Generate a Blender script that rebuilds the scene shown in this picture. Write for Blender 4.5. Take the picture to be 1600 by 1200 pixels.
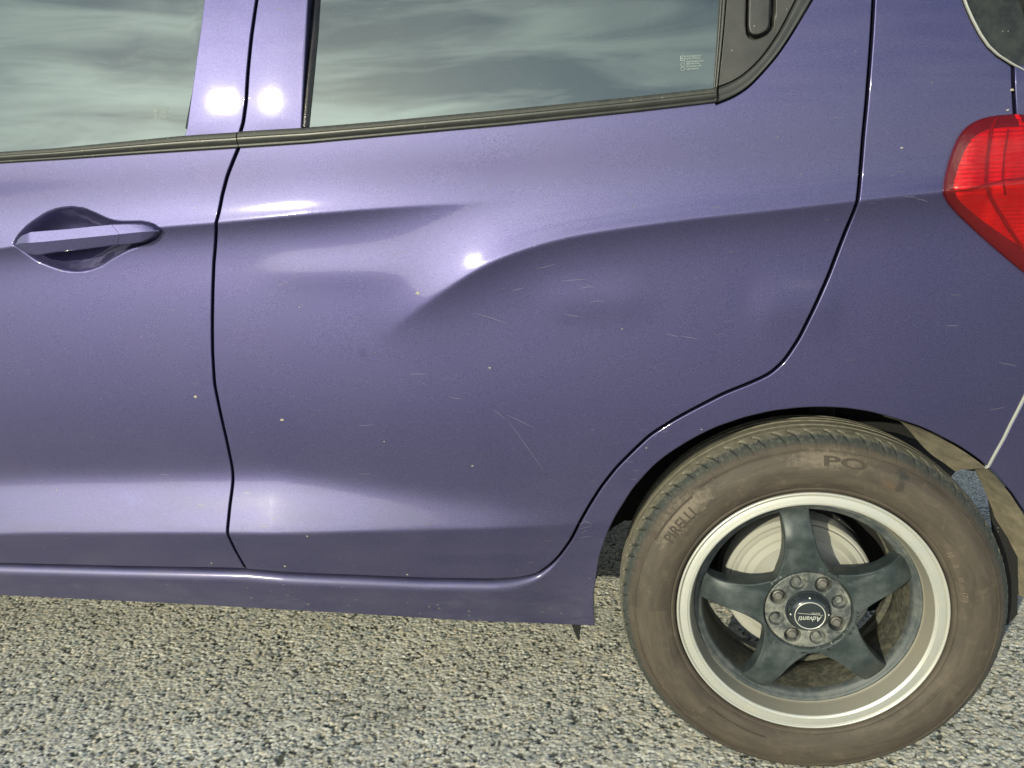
import bpy, bmesh, math, random
import numpy as np
from mathutils import Vector, Matrix
from mathutils.geometry import delaunay_2d_cdt

random.seed(7)
rng = np.random.default_rng(7)
R = math.radians
for o in list(bpy.data.objects):
    bpy.data.objects.remove(o)
scn = bpy.context.scene
COL = scn.collection

# ---------------------------------------------------------------- camera
cd = bpy.data.cameras.new('camera'); cam = bpy.data.objects.new('camera', cd); COL.objects.link(cam)
ROT = [[0.986217, 0.0, 0.165457], [0.160847, 0.234415, -0.958738], [-0.038786, 0.972137, 0.231184]]
LOC = [-0.26454, -1.16106, 0.94692]
cam.matrix_world = Matrix.Translation(LOC) @ Matrix(ROT).to_4x4()
cd.sensor_width = 36.0; cd.lens = 27.0; cd.clip_start = 0.05; cd.clip_end = 2000
scn.camera = cam

# ---------------------------------------------------------------- daylight
SUN_EL, SUN_AZ = 18.5, 28.0        # azimuth to the left of the direction straight out from the car side
sdir = Vector((-math.sin(R(SUN_AZ)) * math.cos(R(SUN_EL)), -math.cos(R(SUN_AZ)) * math.cos(R(SUN_EL)), math.sin(R(SUN_EL))))
w = bpy.data.worlds.new('World'); scn.world = w; w.use_nodes = True
nt = w.node_tree; nt.nodes.clear()
def N(nt, t, **kw):
    n = nt.nodes.new(t)
    for k, v in kw.items(): setattr(n, k, v)
    return n
sky = N(nt, 'ShaderNodeTexSky', sky_type='NISHITA'); sky.sun_disc = False
sky.sun_elevation = R(SUN_EL); sky.sun_rotation = math.atan2(sdir.x, sdir.y)
sky.air_density = 1.0; sky.dust_density = 0.9; sky.ozone_density = 1.0
tc = N(nt, 'ShaderNodeTexCoord'); sp = N(nt, 'ShaderNodeSeparateXYZ'); nt.links.new(tc.outputs['Generated'], sp.inputs[0])
mx = N(nt, 'ShaderNodeMath', operation='MAXIMUM'); mx.inputs[1].default_value = 0.06; nt.links.new(sp.outputs[2], mx.inputs[0])
cmb = N(nt, 'ShaderNodeCombineXYZ')
for i in (0, 1):
    dv = N(nt, 'ShaderNodeMath', operation='DIVIDE'); nt.links.new(sp.outputs[i], dv.inputs[0]); nt.links.new(mx.outputs[0], dv.inputs[1])
    nt.links.new(dv.outputs[0], cmb.inputs[i])
mp = N(nt, 'ShaderNodeMapping'); mp.inputs['Scale'].default_value = (0.42, 1.3, 1); mp.inputs['Rotation'].default_value = (0, 0, R(24))
nt.links.new(cmb.outputs[0], mp.inputs[0])
nz = N(nt, 'ShaderNodeTexNoise'); nz.inputs['Scale'].default_value = 3.9; nz.inputs['Detail'].default_value = 8; nz.inputs['Roughness'].default_value = .58
nz.inputs['Distortion'].default_value = 0.6
nt.links.new(mp.outputs[0], nz.inputs['Vector'])
cr = N(nt, 'ShaderNodeValToRGB'); cr.color_ramp.elements[0].position = .33; cr.color_ramp.elements[0].color = (.04, .04, .04, 1); cr.color_ramp.elements[1].position = .64
cr.color_ramp.elements[1].color = (.92, .92, .92, 1)
mixc = N(nt, 'ShaderNodeMixRGB'); mixc.inputs[2].default_value = (10.0, 10.6, 10.0, 1)
def wm(op, a, b):                                                   # the cloud sheet thins out overhead and towards +x
    m = N(nt, 'ShaderNodeMath', operation=op)
    for i, v in ((0, a), (1, b)):
        if isinstance(v, (int, float)): m.inputs[i].default_value = v
        else: nt.links.new(v, m.inputs[i])
    return m.outputs[0]
cov = wm('SUBTRACT', nz.outputs['Fac'], wm('ADD', wm('MULTIPLY', wm('SUBTRACT', sp.outputs[2], .40), .55), wm('MULTIPLY', wm('ADD', sp.outputs[0], .25), .10)))
nt.links.new(cov, cr.inputs[0]); nt.links.new(cr.outputs[0], mixc.inputs[0])
vd = N(nt, 'ShaderNodeVectorMath', operation='DOT_PRODUCT'); nt.links.new(tc.outputs['Generated'], vd.inputs[0]); vd.inputs[1].default_value = sdir
near = wm('POWER', wm('MAXIMUM', vd.outputs['Value'], 0.0), 14.0)      # thin cloud is brighter near the sun
cb_ = N(nt, 'ShaderNodeMixRGB'); cb_.inputs[1].default_value = (8.0, 8.5, 8.3, 1); cb_.inputs[2].default_value = (24.0, 24.5, 22.0, 1)
nt.links.new(near, cb_.inputs[0]); nt.links.new(cb_.outputs[0], mixc.inputs[2]); nt.links.new(sky.outputs[0], mixc.inputs[1])
bg = N(nt, 'ShaderNodeBackground'); bg.inputs['Strength'].default_value = 0.145
out = N(nt, 'ShaderNodeOutputWorld'); nt.links.new(mixc.outputs[0], bg.inputs[0]); nt.links.new(bg.outputs[0], out.inputs[0])
ld = bpy.data.lights.new('sun', 'SUN'); ld.energy = 4.2; ld.angle = R(0.55); ld.color = (1.0, .94, .70)
lo = bpy.data.objects.new('sun', ld); COL.objects.link(lo); lo.rotation_euler = sdir.to_track_quat('Z', 'Y').to_euler(); lo.location = (-3, -6, 5)
vs = scn.view_settings; vs.view_transform = 'Standard'; vs.look = 'None'; vs.exposure = 0.15; vs.gamma = 1; vs.use_curve_mapping = False

# ---------------------------------------------------------------- measured lines of the car side, metres (x along the car, z up)
TILT = [[0, 0.25, 0.38, 0.46, 0.52, 0.58, 0.66, 0.75, 0.8, 0.84, 0.88, 0.925, 1.0, 1.05, 1.105, 1.2, 1.3, 1.45, 1.7], [-8, -8, -8, -6, -7, -5, -2, 0, 1.0, 2.8, 3.5, 2.0, -5, 1.5, 6.3, 10.5, 13.5, 24, 40]]
AZ = [[-3.6, -3.0, -2.4, -1.6, -1.2, -0.9, -0.5, -0.2, 0, 0.2, 0.35, 0.5, 0.7, 1.2], [-38, -22, -7, -2, -1.2, -0.6, 0.5, 1.0, 2, 6, 14, 32, 60, 75]]
CREASE1 = [[-3.6598, 0.7048], [-1.3117, 0.9042], [-1.0131, 0.9308], [-0.9141, 0.9304], [-0.7957, 0.9389], [-0.6434, 0.9447], [-0.502, 0.9477], [-0.3563, 0.9484]]
CREASE2 = [[-0.6706, 0.7426], [-0.6594, 0.7506], [-0.6036, 0.7905], [-0.5501, 0.8242], [-0.494, 0.8564], [-0.4502, 0.8729], [-0.4029, 0.8862], [-0.3564, 0.8956], [-0.2657, 0.9061], [-0.1775, 0.9145], [-0.0915, 0.92], [0.0256, 0.9293], [0.1386, 0.9366], [0.238, 0.9425]]
CREASE3 = [[-4.0065, 0.0059], [-1.4205, 0.3934], [-0.9671, 0.4148], [-0.686, 0.4217], [-0.5786, 0.4235], [-0.3996, 0.4297], [-0.2659, 0.441]]
SCRATCHES = [[-0.3631, 0.4352, -0.3464, 0.4391, 0.7], [-0.3623, 0.4254, -0.3436, 0.4296, 0.7], [-0.3606, 0.4167, -0.35, 0.422, 0.7], [-0.364, 0.4078, -0.342, 0.4111, 0.7], [-0.3556, 0.4424, -0.3425, 0.4333, 0.7], [-0.2767, 0.5302, -0.2678, 0.5315, 0.7], [-0.2807, 0.5158, -0.2698, 0.517, 0.7], [-0.2904, 0.5454, -0.2756, 0.5467, 0.7], [-0.2455, 0.5887, -0.2398, 0.5898, 0.7], [-0.235, 0.5961, -0.2226, 0.5972, 0.7], [-0.454, 0.8167, -0.4365, 0.822, 0.7], [-0.4162, 0.8491, -0.3859, 0.8557, 0.7], [-0.3792, 0.831, -0.3445, 0.8311, 0.7], [-0.354, 0.8191, -0.3325, 0.8205, 0.7], [-0.3403, 0.798, -0.3168, 0.7995, 0.7], [-0.5142, 0.7859, -0.4661, 0.7683, 0.7], [-0.3786, 0.7815, -0.3549, 0.7753, 0.7], [-0.6227, 0.689, -0.5935, 0.69, 0.7], [-0.8319, 0.8318, -0.8074, 0.8373, 0.7], [-0.4928, 0.6316, -0.4733, 0.6158, 0.7], [-0.4713, 0.6158, -0.4164, 0.5292, 0.7], [-0.4729, 0.6232, -0.4285, 0.6023, 0.7], [-0.7268, 0.5176, -0.7047, 0.5169, 0.7], [-0.5632, 0.6525, -0.5408, 0.6483, 0.7], [-0.2286, 0.7502, -0.2101, 0.7432, 0.7], [-0.2055, 0.7451, -0.1825, 0.74, 0.7], [-0.7058, 0.8829, -0.6918, 0.8902, 0.7], [0.0845, 0.9337, 0.1015, 0.9305, 0.7], [0.1015, 0.9305, 0.1177, 0.924, 0.7], [0.157, 0.7523, 0.1759, 0.7536, 0.7], [0.2354, 0.6993, 0.263, 0.6909, 0.7], [0.2305, 0.6282, 0.2527, 0.6304, 0.7], [-0.7162, 0.6031, -0.6889, 0.6045, 0.7], [-1.0924, 0.5066, -1.0772, 0.5082, 0.7], [-1.2453, 0.438, -1.2293, 0.4355, 0.7], [-0.6396, 0.8734, -0.6088, 0.8802, 0.7]]
FLECKS = [[-0.5997, 0.8169, 0.005], [-0.9972, 0.6507, 0.0055], [-0.8481, 0.6118, 0.004200000000000001], [-0.5322, 0.5351, 0.003], [-0.4943, 0.6987, 0.0026], [-0.6758, 0.5758, 0.002], [-1.304, 0.4724, 0.0025], [0.0802, 0.9964, 0.0025], [-0.7946, 0.7979, 0.0018], [-0.292, 0.7569, 0.0018], [-0.8754, 0.4401, 0.003], [-0.8174, 0.4131, 0.003], [-0.8716, 0.3486, 0.0035], [-1.01, 0.3486, 0.0025], [-0.6609, 0.3301, 0.003], [-0.7923, 0.3209, 0.0025], [-0.9625, 0.2784, 0.004], [-0.9701, 0.2958, 0.003], [-1.0383, 0.2765, 0.005], [-0.7042, 0.3105, 0.003], [-0.4519, 0.2769, 0.0035], [-0.5458, 0.2816, 0.003], [-0.42, 0.2555, 0.002], [-0.2561, 0.5695, 0.002], [-0.1742, 0.6006, 0.0025], [0.2153, 1.0637, 0.004], [0.2115, 1.0383, 0.003]]
LINES = {
    'gap1': [[-0.8264, 1.2519], [-0.8361, 1.2005], [-0.8442, 1.1479], [-0.8493, 1.1078], [-0.8563, 1.0778], [-0.8635, 1.0624], [-0.8659, 1.0448], [-0.8765, 1.0276], [-0.8918, 1.0018], [-0.9039, 0.9736], [-0.9122, 0.9449], [-0.9231, 0.9109], [-0.9331, 0.8711], [-0.9397, 0.8308], [-0.9474, 0.7794], [-0.9543, 0.7268], [-0.959, 0.6728], [-0.957, 0.6285], [-0.9541, 0.576], [-0.9531, 0.5277], [-0.9536, 0.5036], [-0.9584, 0.4595], [-0.961, 0.4157], [-0.956, 0.3784], [-0.9473, 0.3388]],
    'bot2': [[-0.9477, 0.3374], [-0.7462, 0.3274], [-0.6303, 0.3204], [-0.5144, 0.3186], [-0.4815, 0.3204], [-0.4606, 0.3235], [-0.4374, 0.3302], [-0.4134, 0.3511], [-0.3973, 0.3709], [-0.3773, 0.4033], [-0.3615, 0.4385], [-0.3464, 0.4672], [-0.3279, 0.4995], [-0.3029, 0.5351], [-0.2751, 0.5659], [-0.2513, 0.5906], [-0.218, 0.6141], [-0.1917, 0.63], [-0.1438, 0.657], [-0.1031, 0.6745], [-0.0782, 0.6869], [-0.0592, 0.706], [-0.0404, 0.738], [-0.0195, 0.7887], [-0.0039, 0.8287], [0.0049, 0.8569], [0.0139, 0.8865], [0.0215, 0.9106], [0.0252, 0.9259], [0.0279, 0.9511], [0.0295, 0.9829], [0.0302, 1.0161], [0.0322, 1.0568], [0.0334, 1.0876], [0.0358, 1.1416], [0.0373, 1.1859]],
    'arch': [[-0.3418, 0.2212], [-0.3422, 0.2904], [-0.337, 0.3233], [-0.3305, 0.3696], [-0.3188, 0.4098], [-0.3086, 0.4363], [-0.3002, 0.454], [-0.291, 0.4702], [-0.2758, 0.4977], [-0.2584, 0.5203], [-0.2423, 0.5398], [-0.2221, 0.5579], [-0.1936, 0.5784], [-0.1748, 0.59], [-0.1516, 0.6025], [-0.1111, 0.6179], [-0.0715, 0.628], [-0.0322, 0.6328], [-0.0015, 0.6337], [0.03, 0.632], [0.064, 0.6263], [0.1006, 0.6154], [0.1391, 0.6016], [0.1686, 0.5861], [0.1977, 0.5693], [0.2228, 0.5512], [0.2416, 0.5361]],
    'arch2': [[0.2437, 0.534], [0.2602, 0.5176], [0.2833, 0.491], [0.3081, 0.4573], [0.3429, 0.4013], [0.3706, 0.3403], [0.3926, 0.2766]],
    'bot1': [[-1.4534, 0.3215], [-1.1806, 0.33], [-0.9485, 0.3388]],
    'sill': [[-1.4884, 0.2488], [-1.0773, 0.2553], [-0.7612, 0.2472], [-0.5627, 0.2316], [-0.3859, 0.2174], [-0.3418, 0.2212]],
    'seam': [[0.2416, 0.5361], [0.2499, 0.5606], [0.2578, 0.5816], [0.2653, 0.6062], [0.2731, 0.6284], [0.2816, 0.6531]],
    'mould_lo1': [[-1.2889, 1.0392], [-1.1701, 1.0396], [-1.0555, 1.0409], [-0.8663, 1.0421]],
    'mould_hi1': [[-1.2856, 1.056], [-1.1787, 1.0566], [-0.9587, 1.0636], [-0.8639, 1.0643]],
    'mould_lo2': [[-0.8652, 1.042], [-0.7564, 1.0431], [-0.6363, 1.047], [-0.4458, 1.0531], [-0.2657, 1.0614], [-0.1631, 1.0675]],
    'mould_hi2': [[-0.8617, 1.0651], [-0.7545, 1.0649], [-0.635, 1.0676], [-0.4452, 1.0739], [-0.2657, 1.0809], [-0.1642, 1.0859]],
    'trim_out': [[-0.1614, 1.0674], [-0.1495, 1.0709], [-0.137, 1.0761], [-0.122, 1.0851], [-0.1105, 1.096], [-0.0957, 1.1116], [-0.0835, 1.1257], [-0.0699, 1.1452], [-0.0586, 1.1633], [-0.0491, 1.1789], [-0.0395, 1.1945]],
    'trim_in': [[-0.16, 1.0882], [-0.1456, 1.0923], [-0.1331, 1.0982], [-0.119, 1.1081], [-0.1042, 1.122], [-0.092, 1.1377], [-0.0799, 1.1557], [-0.0703, 1.1739], [-0.0607, 1.1928], [-0.0559, 1.2023]],
    'fwin_rear': [[-0.9121, 1.2681], [-0.9192, 1.2223], [-0.9282, 1.1765], [-0.9383, 1.1307], [-0.9517, 1.0754]],
    'rwin_front': [[-0.734, 1.2536], [-0.7379, 1.1997], [-0.7437, 1.146], [-0.749, 1.101], [-0.7533, 1.0667]],
    'fr_frame': [[-0.7429, 1.2543], [-0.7613, 1.0671]],
    'rwin_rear': [[-0.1585, 1.2083], [-0.1615, 1.1588], [-0.1645, 1.1176], [-0.1667, 1.0878]],
    'div_r': [[-0.1501, 1.2076], [-0.1539, 1.1583], [-0.1578, 1.1171], [-0.1608, 1.0874]],
    'pocket': [[-0.1251, 1.2058], [-0.1256, 1.1646], [-0.1238, 1.1521], [-0.117, 1.1467], [-0.1062, 1.1468], [-0.0939, 1.1526], [-0.0866, 1.1619], [-0.0837, 1.2027]],
    'pull': [[-0.1209, 1.2054], [-0.1214, 1.1643], [-0.1196, 1.156], [-0.1138, 1.1523], [-0.1047, 1.1533], [-0.0964, 1.1577], [-0.094, 1.1641], [-0.0928, 1.2034]],
    'handle_hole': [[-1.2891, 0.9106], [-1.281, 0.9238], [-1.264, 0.9377], [-1.2446, 0.9486], [-1.2204, 0.9598], [-1.1969, 0.966], [-1.1699, 0.9674], [-1.1482, 0.9644], [-1.1272, 0.9559], [-1.1061, 0.9464], [-1.0888, 0.942], [-1.0629, 0.9415], [-1.0414, 0.9403], [-1.0223, 0.9356], [-1.0105, 0.9265], [-1.0132, 0.9194], [-1.0271, 0.9084], [-1.0437, 0.9017], [-1.0618, 0.8976], [-1.0848, 0.8909], [-1.1086, 0.881], [-1.1329, 0.869], [-1.1563, 0.8621], [-1.1813, 0.8597], [-1.2077, 0.8629], [-1.2289, 0.8697], [-1.2536, 0.8798], [-1.2715, 0.8938], [-1.2827, 0.9035]],
    'handle_top': [[-1.2722, 0.9097], [-1.2649, 0.9181], [-1.2557, 0.9235], [-1.2349, 0.9296], [-1.2099, 0.9307], [-1.165, 0.9325], [-1.1207, 0.9352], [-1.0902, 0.9365], [-1.0558, 0.9361], [-1.0345, 0.9348], [-1.0197, 0.9303], [-1.0113, 0.9235]],
    'handle_ridge': [[-1.2676, 0.9095], [-1.2602, 0.9116], [-1.251, 0.9123], [-1.2306, 0.9123], [-1.206, 0.9133], [-1.1618, 0.9158], [-1.1184, 0.9182], [-1.0755, 0.9206], [-1.0541, 0.922], [-1.0329, 0.9231], [-1.0183, 0.9236], [-1.0081, 0.9233]],
    'handle_bot': [[-1.2722, 0.9088], [-1.2666, 0.9047], [-1.2603, 0.8996], [-1.2492, 0.8943], [-1.2302, 0.8914], [-1.1957, 0.8953], [-1.151, 0.8987], [-1.0938, 0.903], [-1.0638, 0.9038], [-1.042, 0.9066], [-1.0255, 0.9127], [-1.0117, 0.9224]],
    'handle_split': [[-1.0865, 0.9365], [-1.0734, 0.9205], [-1.0889, 0.9035]],
    'lamp': [[0.1345, 0.9342], [0.1348, 0.949], [0.1385, 0.9678], [0.1432, 0.9873], [0.1499, 1.0057], [0.1571, 1.0166], [0.1661, 1.0242], [0.18, 1.03], [0.1958, 1.0324], [0.2158, 1.0332], [0.2483, 1.031], [0.2822, 1.0242], [0.3032, 0.963], [0.3271, 0.7832], [0.3125, 0.7857], [0.28, 0.8073], [0.252, 0.8268], [0.2241, 0.8494], [0.1872, 0.8808], [0.159, 0.9056], [0.143, 0.9214]],
    'lamp_arc': [[0.1968, 1.0322], [0.1879, 1.0125], [0.1844, 0.9842], [0.1823, 0.9472], [0.1895, 0.9304], [0.2098, 0.9044], [0.2323, 0.8754], [0.2521, 0.8514]],
    'lamp_fac': [[0.1386, 0.9382], [0.163, 0.9389], [0.1855, 0.9429], [0.2074, 0.9478], [0.2359, 0.95], [0.2718, 0.9512]],
    'spoil': [[0.1464, 1.188], [0.154, 1.1685], [0.1608, 1.1538], [0.171, 1.135], [0.182, 1.1193], [0.1945, 1.1075], [0.2111, 1.0964], [0.2277, 1.0869], [0.2612, 1.0712]],
    'hatch': [[0.2145, 1.0934], [0.2171, 1.0637], [0.2211, 1.0331]],
    'flap': [[-0.3884, 0.2263], [-0.3682, 0.2225], [-0.3723, 0.1832], [-0.3788, 0.1967]],
    'liner_shade': [[0.2826, 0.4567], [0.3041, 0.4745], [0.3192, 0.4359], [0.3336, 0.3591], [0.3442, 0.257], [0.3242, 0.2266], [0.315, 0.2901], [0.3026, 0.3578], [0.2915, 0.4131]],
    'front_shade': [[-0.1718, 0.3814], [-0.0463, 0.41], [-0.0405, 0.2435], [-0.0856, 0.1908], [-0.1451, 0.1986], [-0.1696, 0.231]],
    'rear_shade': [[0.0655, 0.4005], [0.2164, 0.4045], [0.2656, 0.3201], [0.2553, 0.2506], [0.2261, 0.2068], [0.156, 0.1809], [0.0876, 0.197]],
    'upper_shade': [[0.1047, 0.5798], [0.1782, 0.5952], [0.2639, 0.5688], [0.384, 0.4942], [0.4001, 0.4389], [0.3287, 0.4373], [0.3245, 0.4493], [0.282, 0.4556], [0.2273, 0.5038], [0.1836, 0.52], [0.1186, 0.5288], [0.0733, 0.5619]],
}

# ---------------------------------------------------------------- body side as a surface: outward offset s(x, z)
def _lin(xs, ys):
    xs = np.array(xs, float); ys = np.array(ys, float)
    return lambda v: np.interp(v, xs, ys)
_zz = np.linspace(0.0, 1.7, 3401)
def _smooth(a, n):
    k = np.hanning(n); k /= k.sum()
    return np.convolve(np.pad(a, n, mode='edge'), k, mode='same')[n:-n]
_tilt = _smooth(np.interp(_zz, TILT[0], TILT[1]), 161)
_s0 = -np.concatenate([[0], np.cumsum(np.tan(np.radians(_tilt[1:] + _tilt[:-1]) / 2) * np.diff(_zz))])
_s0 -= np.interp(0.6, _zz, _s0); _s0 += 0.022
_xx = np.linspace(-3.6, 1.2, 4801)
_az = _smooth(np.interp(_xx, AZ[0], AZ[1]), 121)
_p0 = -np.concatenate([[0], np.cumsum(np.tan(np.radians(_az[1:] + _az[:-1]) / 2) * np.diff(_xx))])
_p0 -= np.interp(-0.8, _xx, _p0)
def _polyline(pts, n=400):
    p = np.array(pts, float); d = np.r_[0, np.cumsum(np.hypot(*np.diff(p, axis=0).T))]
    t = np.linspace(0, d[-1], n)
    q = np.c_[np.interp(t, d, p[:, 0]), np.interp(t, d, p[:, 1])]
    k = np.hanning(41); k /= k.sum()
    pad = np.vstack([q[0] + (q[0] - q[1]) * np.arange(41, 0, -1)[:, None], q, q[-1] + (q[-1] - q[-2]) * np.arange(1, 42)[:, None]])
    return np.c_[np.convolve(pad[:, 0], k, 'same')[41:-41], np.convolve(pad[:, 1], k, 'same')[41:-41]]
def _sdist(P, x, z):
    """signed distance to a polyline (positive above) and position along it 0..1"""
    x = np.asarray(x, float); z = np.asarray(z, float); sh = x.shape
    x = x.ravel(); z = z.ravel(); D = np.full(x.shape, 1e9); S = np.zeros(x.shape); T = np.zeros(x.shape)
    a, b = P[:-1], P[1:]; e = b - a; L = np.maximum((e ** 2).sum(1), 1e-12); n = len(a)
    for i0 in range(0, len(x), 4000):
        xs = x[i0:i0 + 4000, None]; zs = z[i0:i0 + 4000, None]
        t = np.clip(((xs - a[:, 0]) * e[:, 0] + (zs - a[:, 1]) * e[:, 1]) / L, 0, 1)
        dx = xs - a[:, 0] - t * e[:, 0]; dz = zs - a[:, 1] - t * e[:, 1]
        dd = dx * dx + dz * dz; j = dd.argmin(1); r = np.arange(len(j))
        D[i0:i0 + 4000] = np.sqrt(dd[r, j]); S[i0:i0 + 4000] = np.sign(e[j, 0] * dz[r, j] - e[j, 1] * dx[r, j] + 1e-12)
        T[i0:i0 + 4000] = (j + t[r, j]) / n
    return (D * S).reshape(sh), T.reshape(sh)
def _sstep(a, b, v):
    t = np.clip((v - a) / (b - a), 0, 1); return t * t * (3 - 2 * t)
def _ridge(u, h, L1, L2, r):
    a = (1 / L1 + 1 / L2) / 2; b = (1 / L1 - 1 / L2) / 2
    return h * np.exp(-(a * np.sqrt(u * u + r * r) + b * u) + a * r)
def _sp(v):
    return np.logaddexp(0, v)
C1 = _polyline(CREASE1); C2 = _polyline(CREASE2, 300); C3 = _polyline(CREASE3)
def surf(x, z):
    x = np.asarray(x, float); z = np.asarray(z, float)
    s = np.interp(z, _zz, _s0) + np.interp(x, _xx, _p0)
    u = z - np.interp(x, C1[:, 0], C1[:, 1])
    s = s + (1 - _sstep(-0.80, -0.42, x)) * _ridge(u, 0.0112, 0.042, 0.024, 0.0020)
    d, t = _sdist(C2, x, z)
    s = s + _sstep(-0.02, 0.27, t) * _ridge(d, 0.0180, 0.063, 0.038, 0.0025 + 0.003 * (1 - _sstep(0, .25, t)))
    u = z - np.interp(x, C3[:, 0], C3[:, 1])
    A = 0.458 * (1 - 0.35 * _sstep(-0.90, -0.45, x)) * (1 - _sstep(-0.52, -0.33, x)); w = 0.092 - 0.082 * np.clip((x + 0.88) / 0.52, 0, 1) ** 1.15; k = 0.010
    s = s + A * k * (_sp((w - u) / k)) - (A + 0.14 * (1 - _sstep(-0.45, -0.2, x))) * 0.0018 * _sp(-u / 0.0018)
    # slight hollows and swells added to the side to catch pale sky reflections
    for cx, cz, wx, wz, a in ((-0.73, 0.852, 0.11, 0.028, 0.0016), (-0.33, 0.800, 0.075, 0.030, 0.0017), (-0.045, 0.785, 0.055, 0.040, 0.0027)):
        s = s + a * np.exp(-((x - cx) / wx) ** 4 - ((z - cz) / wz) ** 2)
    # the two window frames are each slightly crowned
    g = _sstep(1.05, 1.08, z)
    for c in (-0.925, -0.805):
        v = np.clip((x - c - 0.04 * (z - 1.1)) / 0.062, -1, 1); s = s + g * 0.0011 * (1 - v * v) ** 2
    return s

L_ = {k: np.array(v, float) for k, v in LINES.items()}

# ---------------------------------------------------------------- materials
def mat(name):
    m = bpy.data.materials.new(name); m.use_nodes = True; t = m.node_tree
    b = t.nodes['Principled BSDF']; return m, t, b
def lk(t, a, b): t.links.new(a, b)
def obj_coord(t, scale=(1, 1, 1), rot=(0, 0, 0)):
    c = N(t, 'ShaderNodeTexCoord'); m = N(t, 'ShaderNodeMapping'); m.inputs['Scale'].default_value = scale; m.inputs['Rotation'].default_value = rot
    lk(t, c.outputs['Object'], m.inputs[0]); return m.outputs[0]
def noise(t, vec, scale, detail=3, rough=.5, dist=0):
    n = N(t, 'ShaderNodeTexNoise'); n.inputs['Scale'].default_value = scale; n.inputs['Detail'].default_value = detail
    n.inputs['Roughness'].default_value = rough; n.inputs['Distortion'].default_value = dist; lk(t, vec, n.inputs['Vector']); return n.outputs['Fac']
def ramp(t, fac, p0, c0, p1, c1, interp='LINEAR'):
    r = N(t, 'ShaderNodeValToRGB'); r.color_ramp.interpolation = interp
    f = lambda c: (c, c, c, 1) if isinstance(c, (int, float)) else tuple(c) + (1,)
    e = r.color_ramp.elements; e[0].position = p0; e[0].color = f(c0); e[1].position = p1; e[1].color = f(c1); lk(t, fac, r.inputs[0]); return r.outputs[0]
def mix(t, fac, a, b, mode='MIX'):
    m = N(t, 'ShaderNodeMixRGB', blend_type=mode)
    for i, v in ((0, fac), (1, a), (2, b)):
        if isinstance(v, (int, float)): m.inputs[i].default_value = v if i == 0 else (v, v, v, 1)
        elif isinstance(v, tuple): m.inputs[i].default_value = v + (1,)
        else: lk(t, v, m.inputs[i])
    return m.outputs[0]
def mth(t, op, a, b=0.0):
    m = N(t, 'ShaderNodeMath', operation=op)
    for i, v in ((0, a), (1, b)):
        if isinstance(v, (int, float)): m.inputs[i].default_value = v
        else: lk(t, v, m.inputs[i])
    return m.outputs[0]
def bump(t, b, h, strength, dist, sock='Normal'):
    n = N(t, 'ShaderNodeBump'); n.inputs['Strength'].default_value = strength; n.inputs['Distance'].default_value = dist
    lk(t, h, n.inputs['Height']); lk(t, n.outputs[0], b.inputs[sock]); return n
def specks(t, vec, scale, thr, keep):
    """sparse round specks: 1 inside"""
    v = N(t, 'ShaderNodeTexVoronoi'); v.inputs['Scale'].default_value = scale; lk(t, vec, v.inputs['Vector'])
    a = ramp(t, v.outputs['Distance'], thr * .6, 1, thr, 0)
    s = N(t, 'ShaderNodeSeparateColor'); lk(t, v.outputs['Color'], s.inputs[0])
    return mth(t, 'MULTIPLY', a, mth(t, 'LESS_THAN', s.outputs[0], keep))

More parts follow.
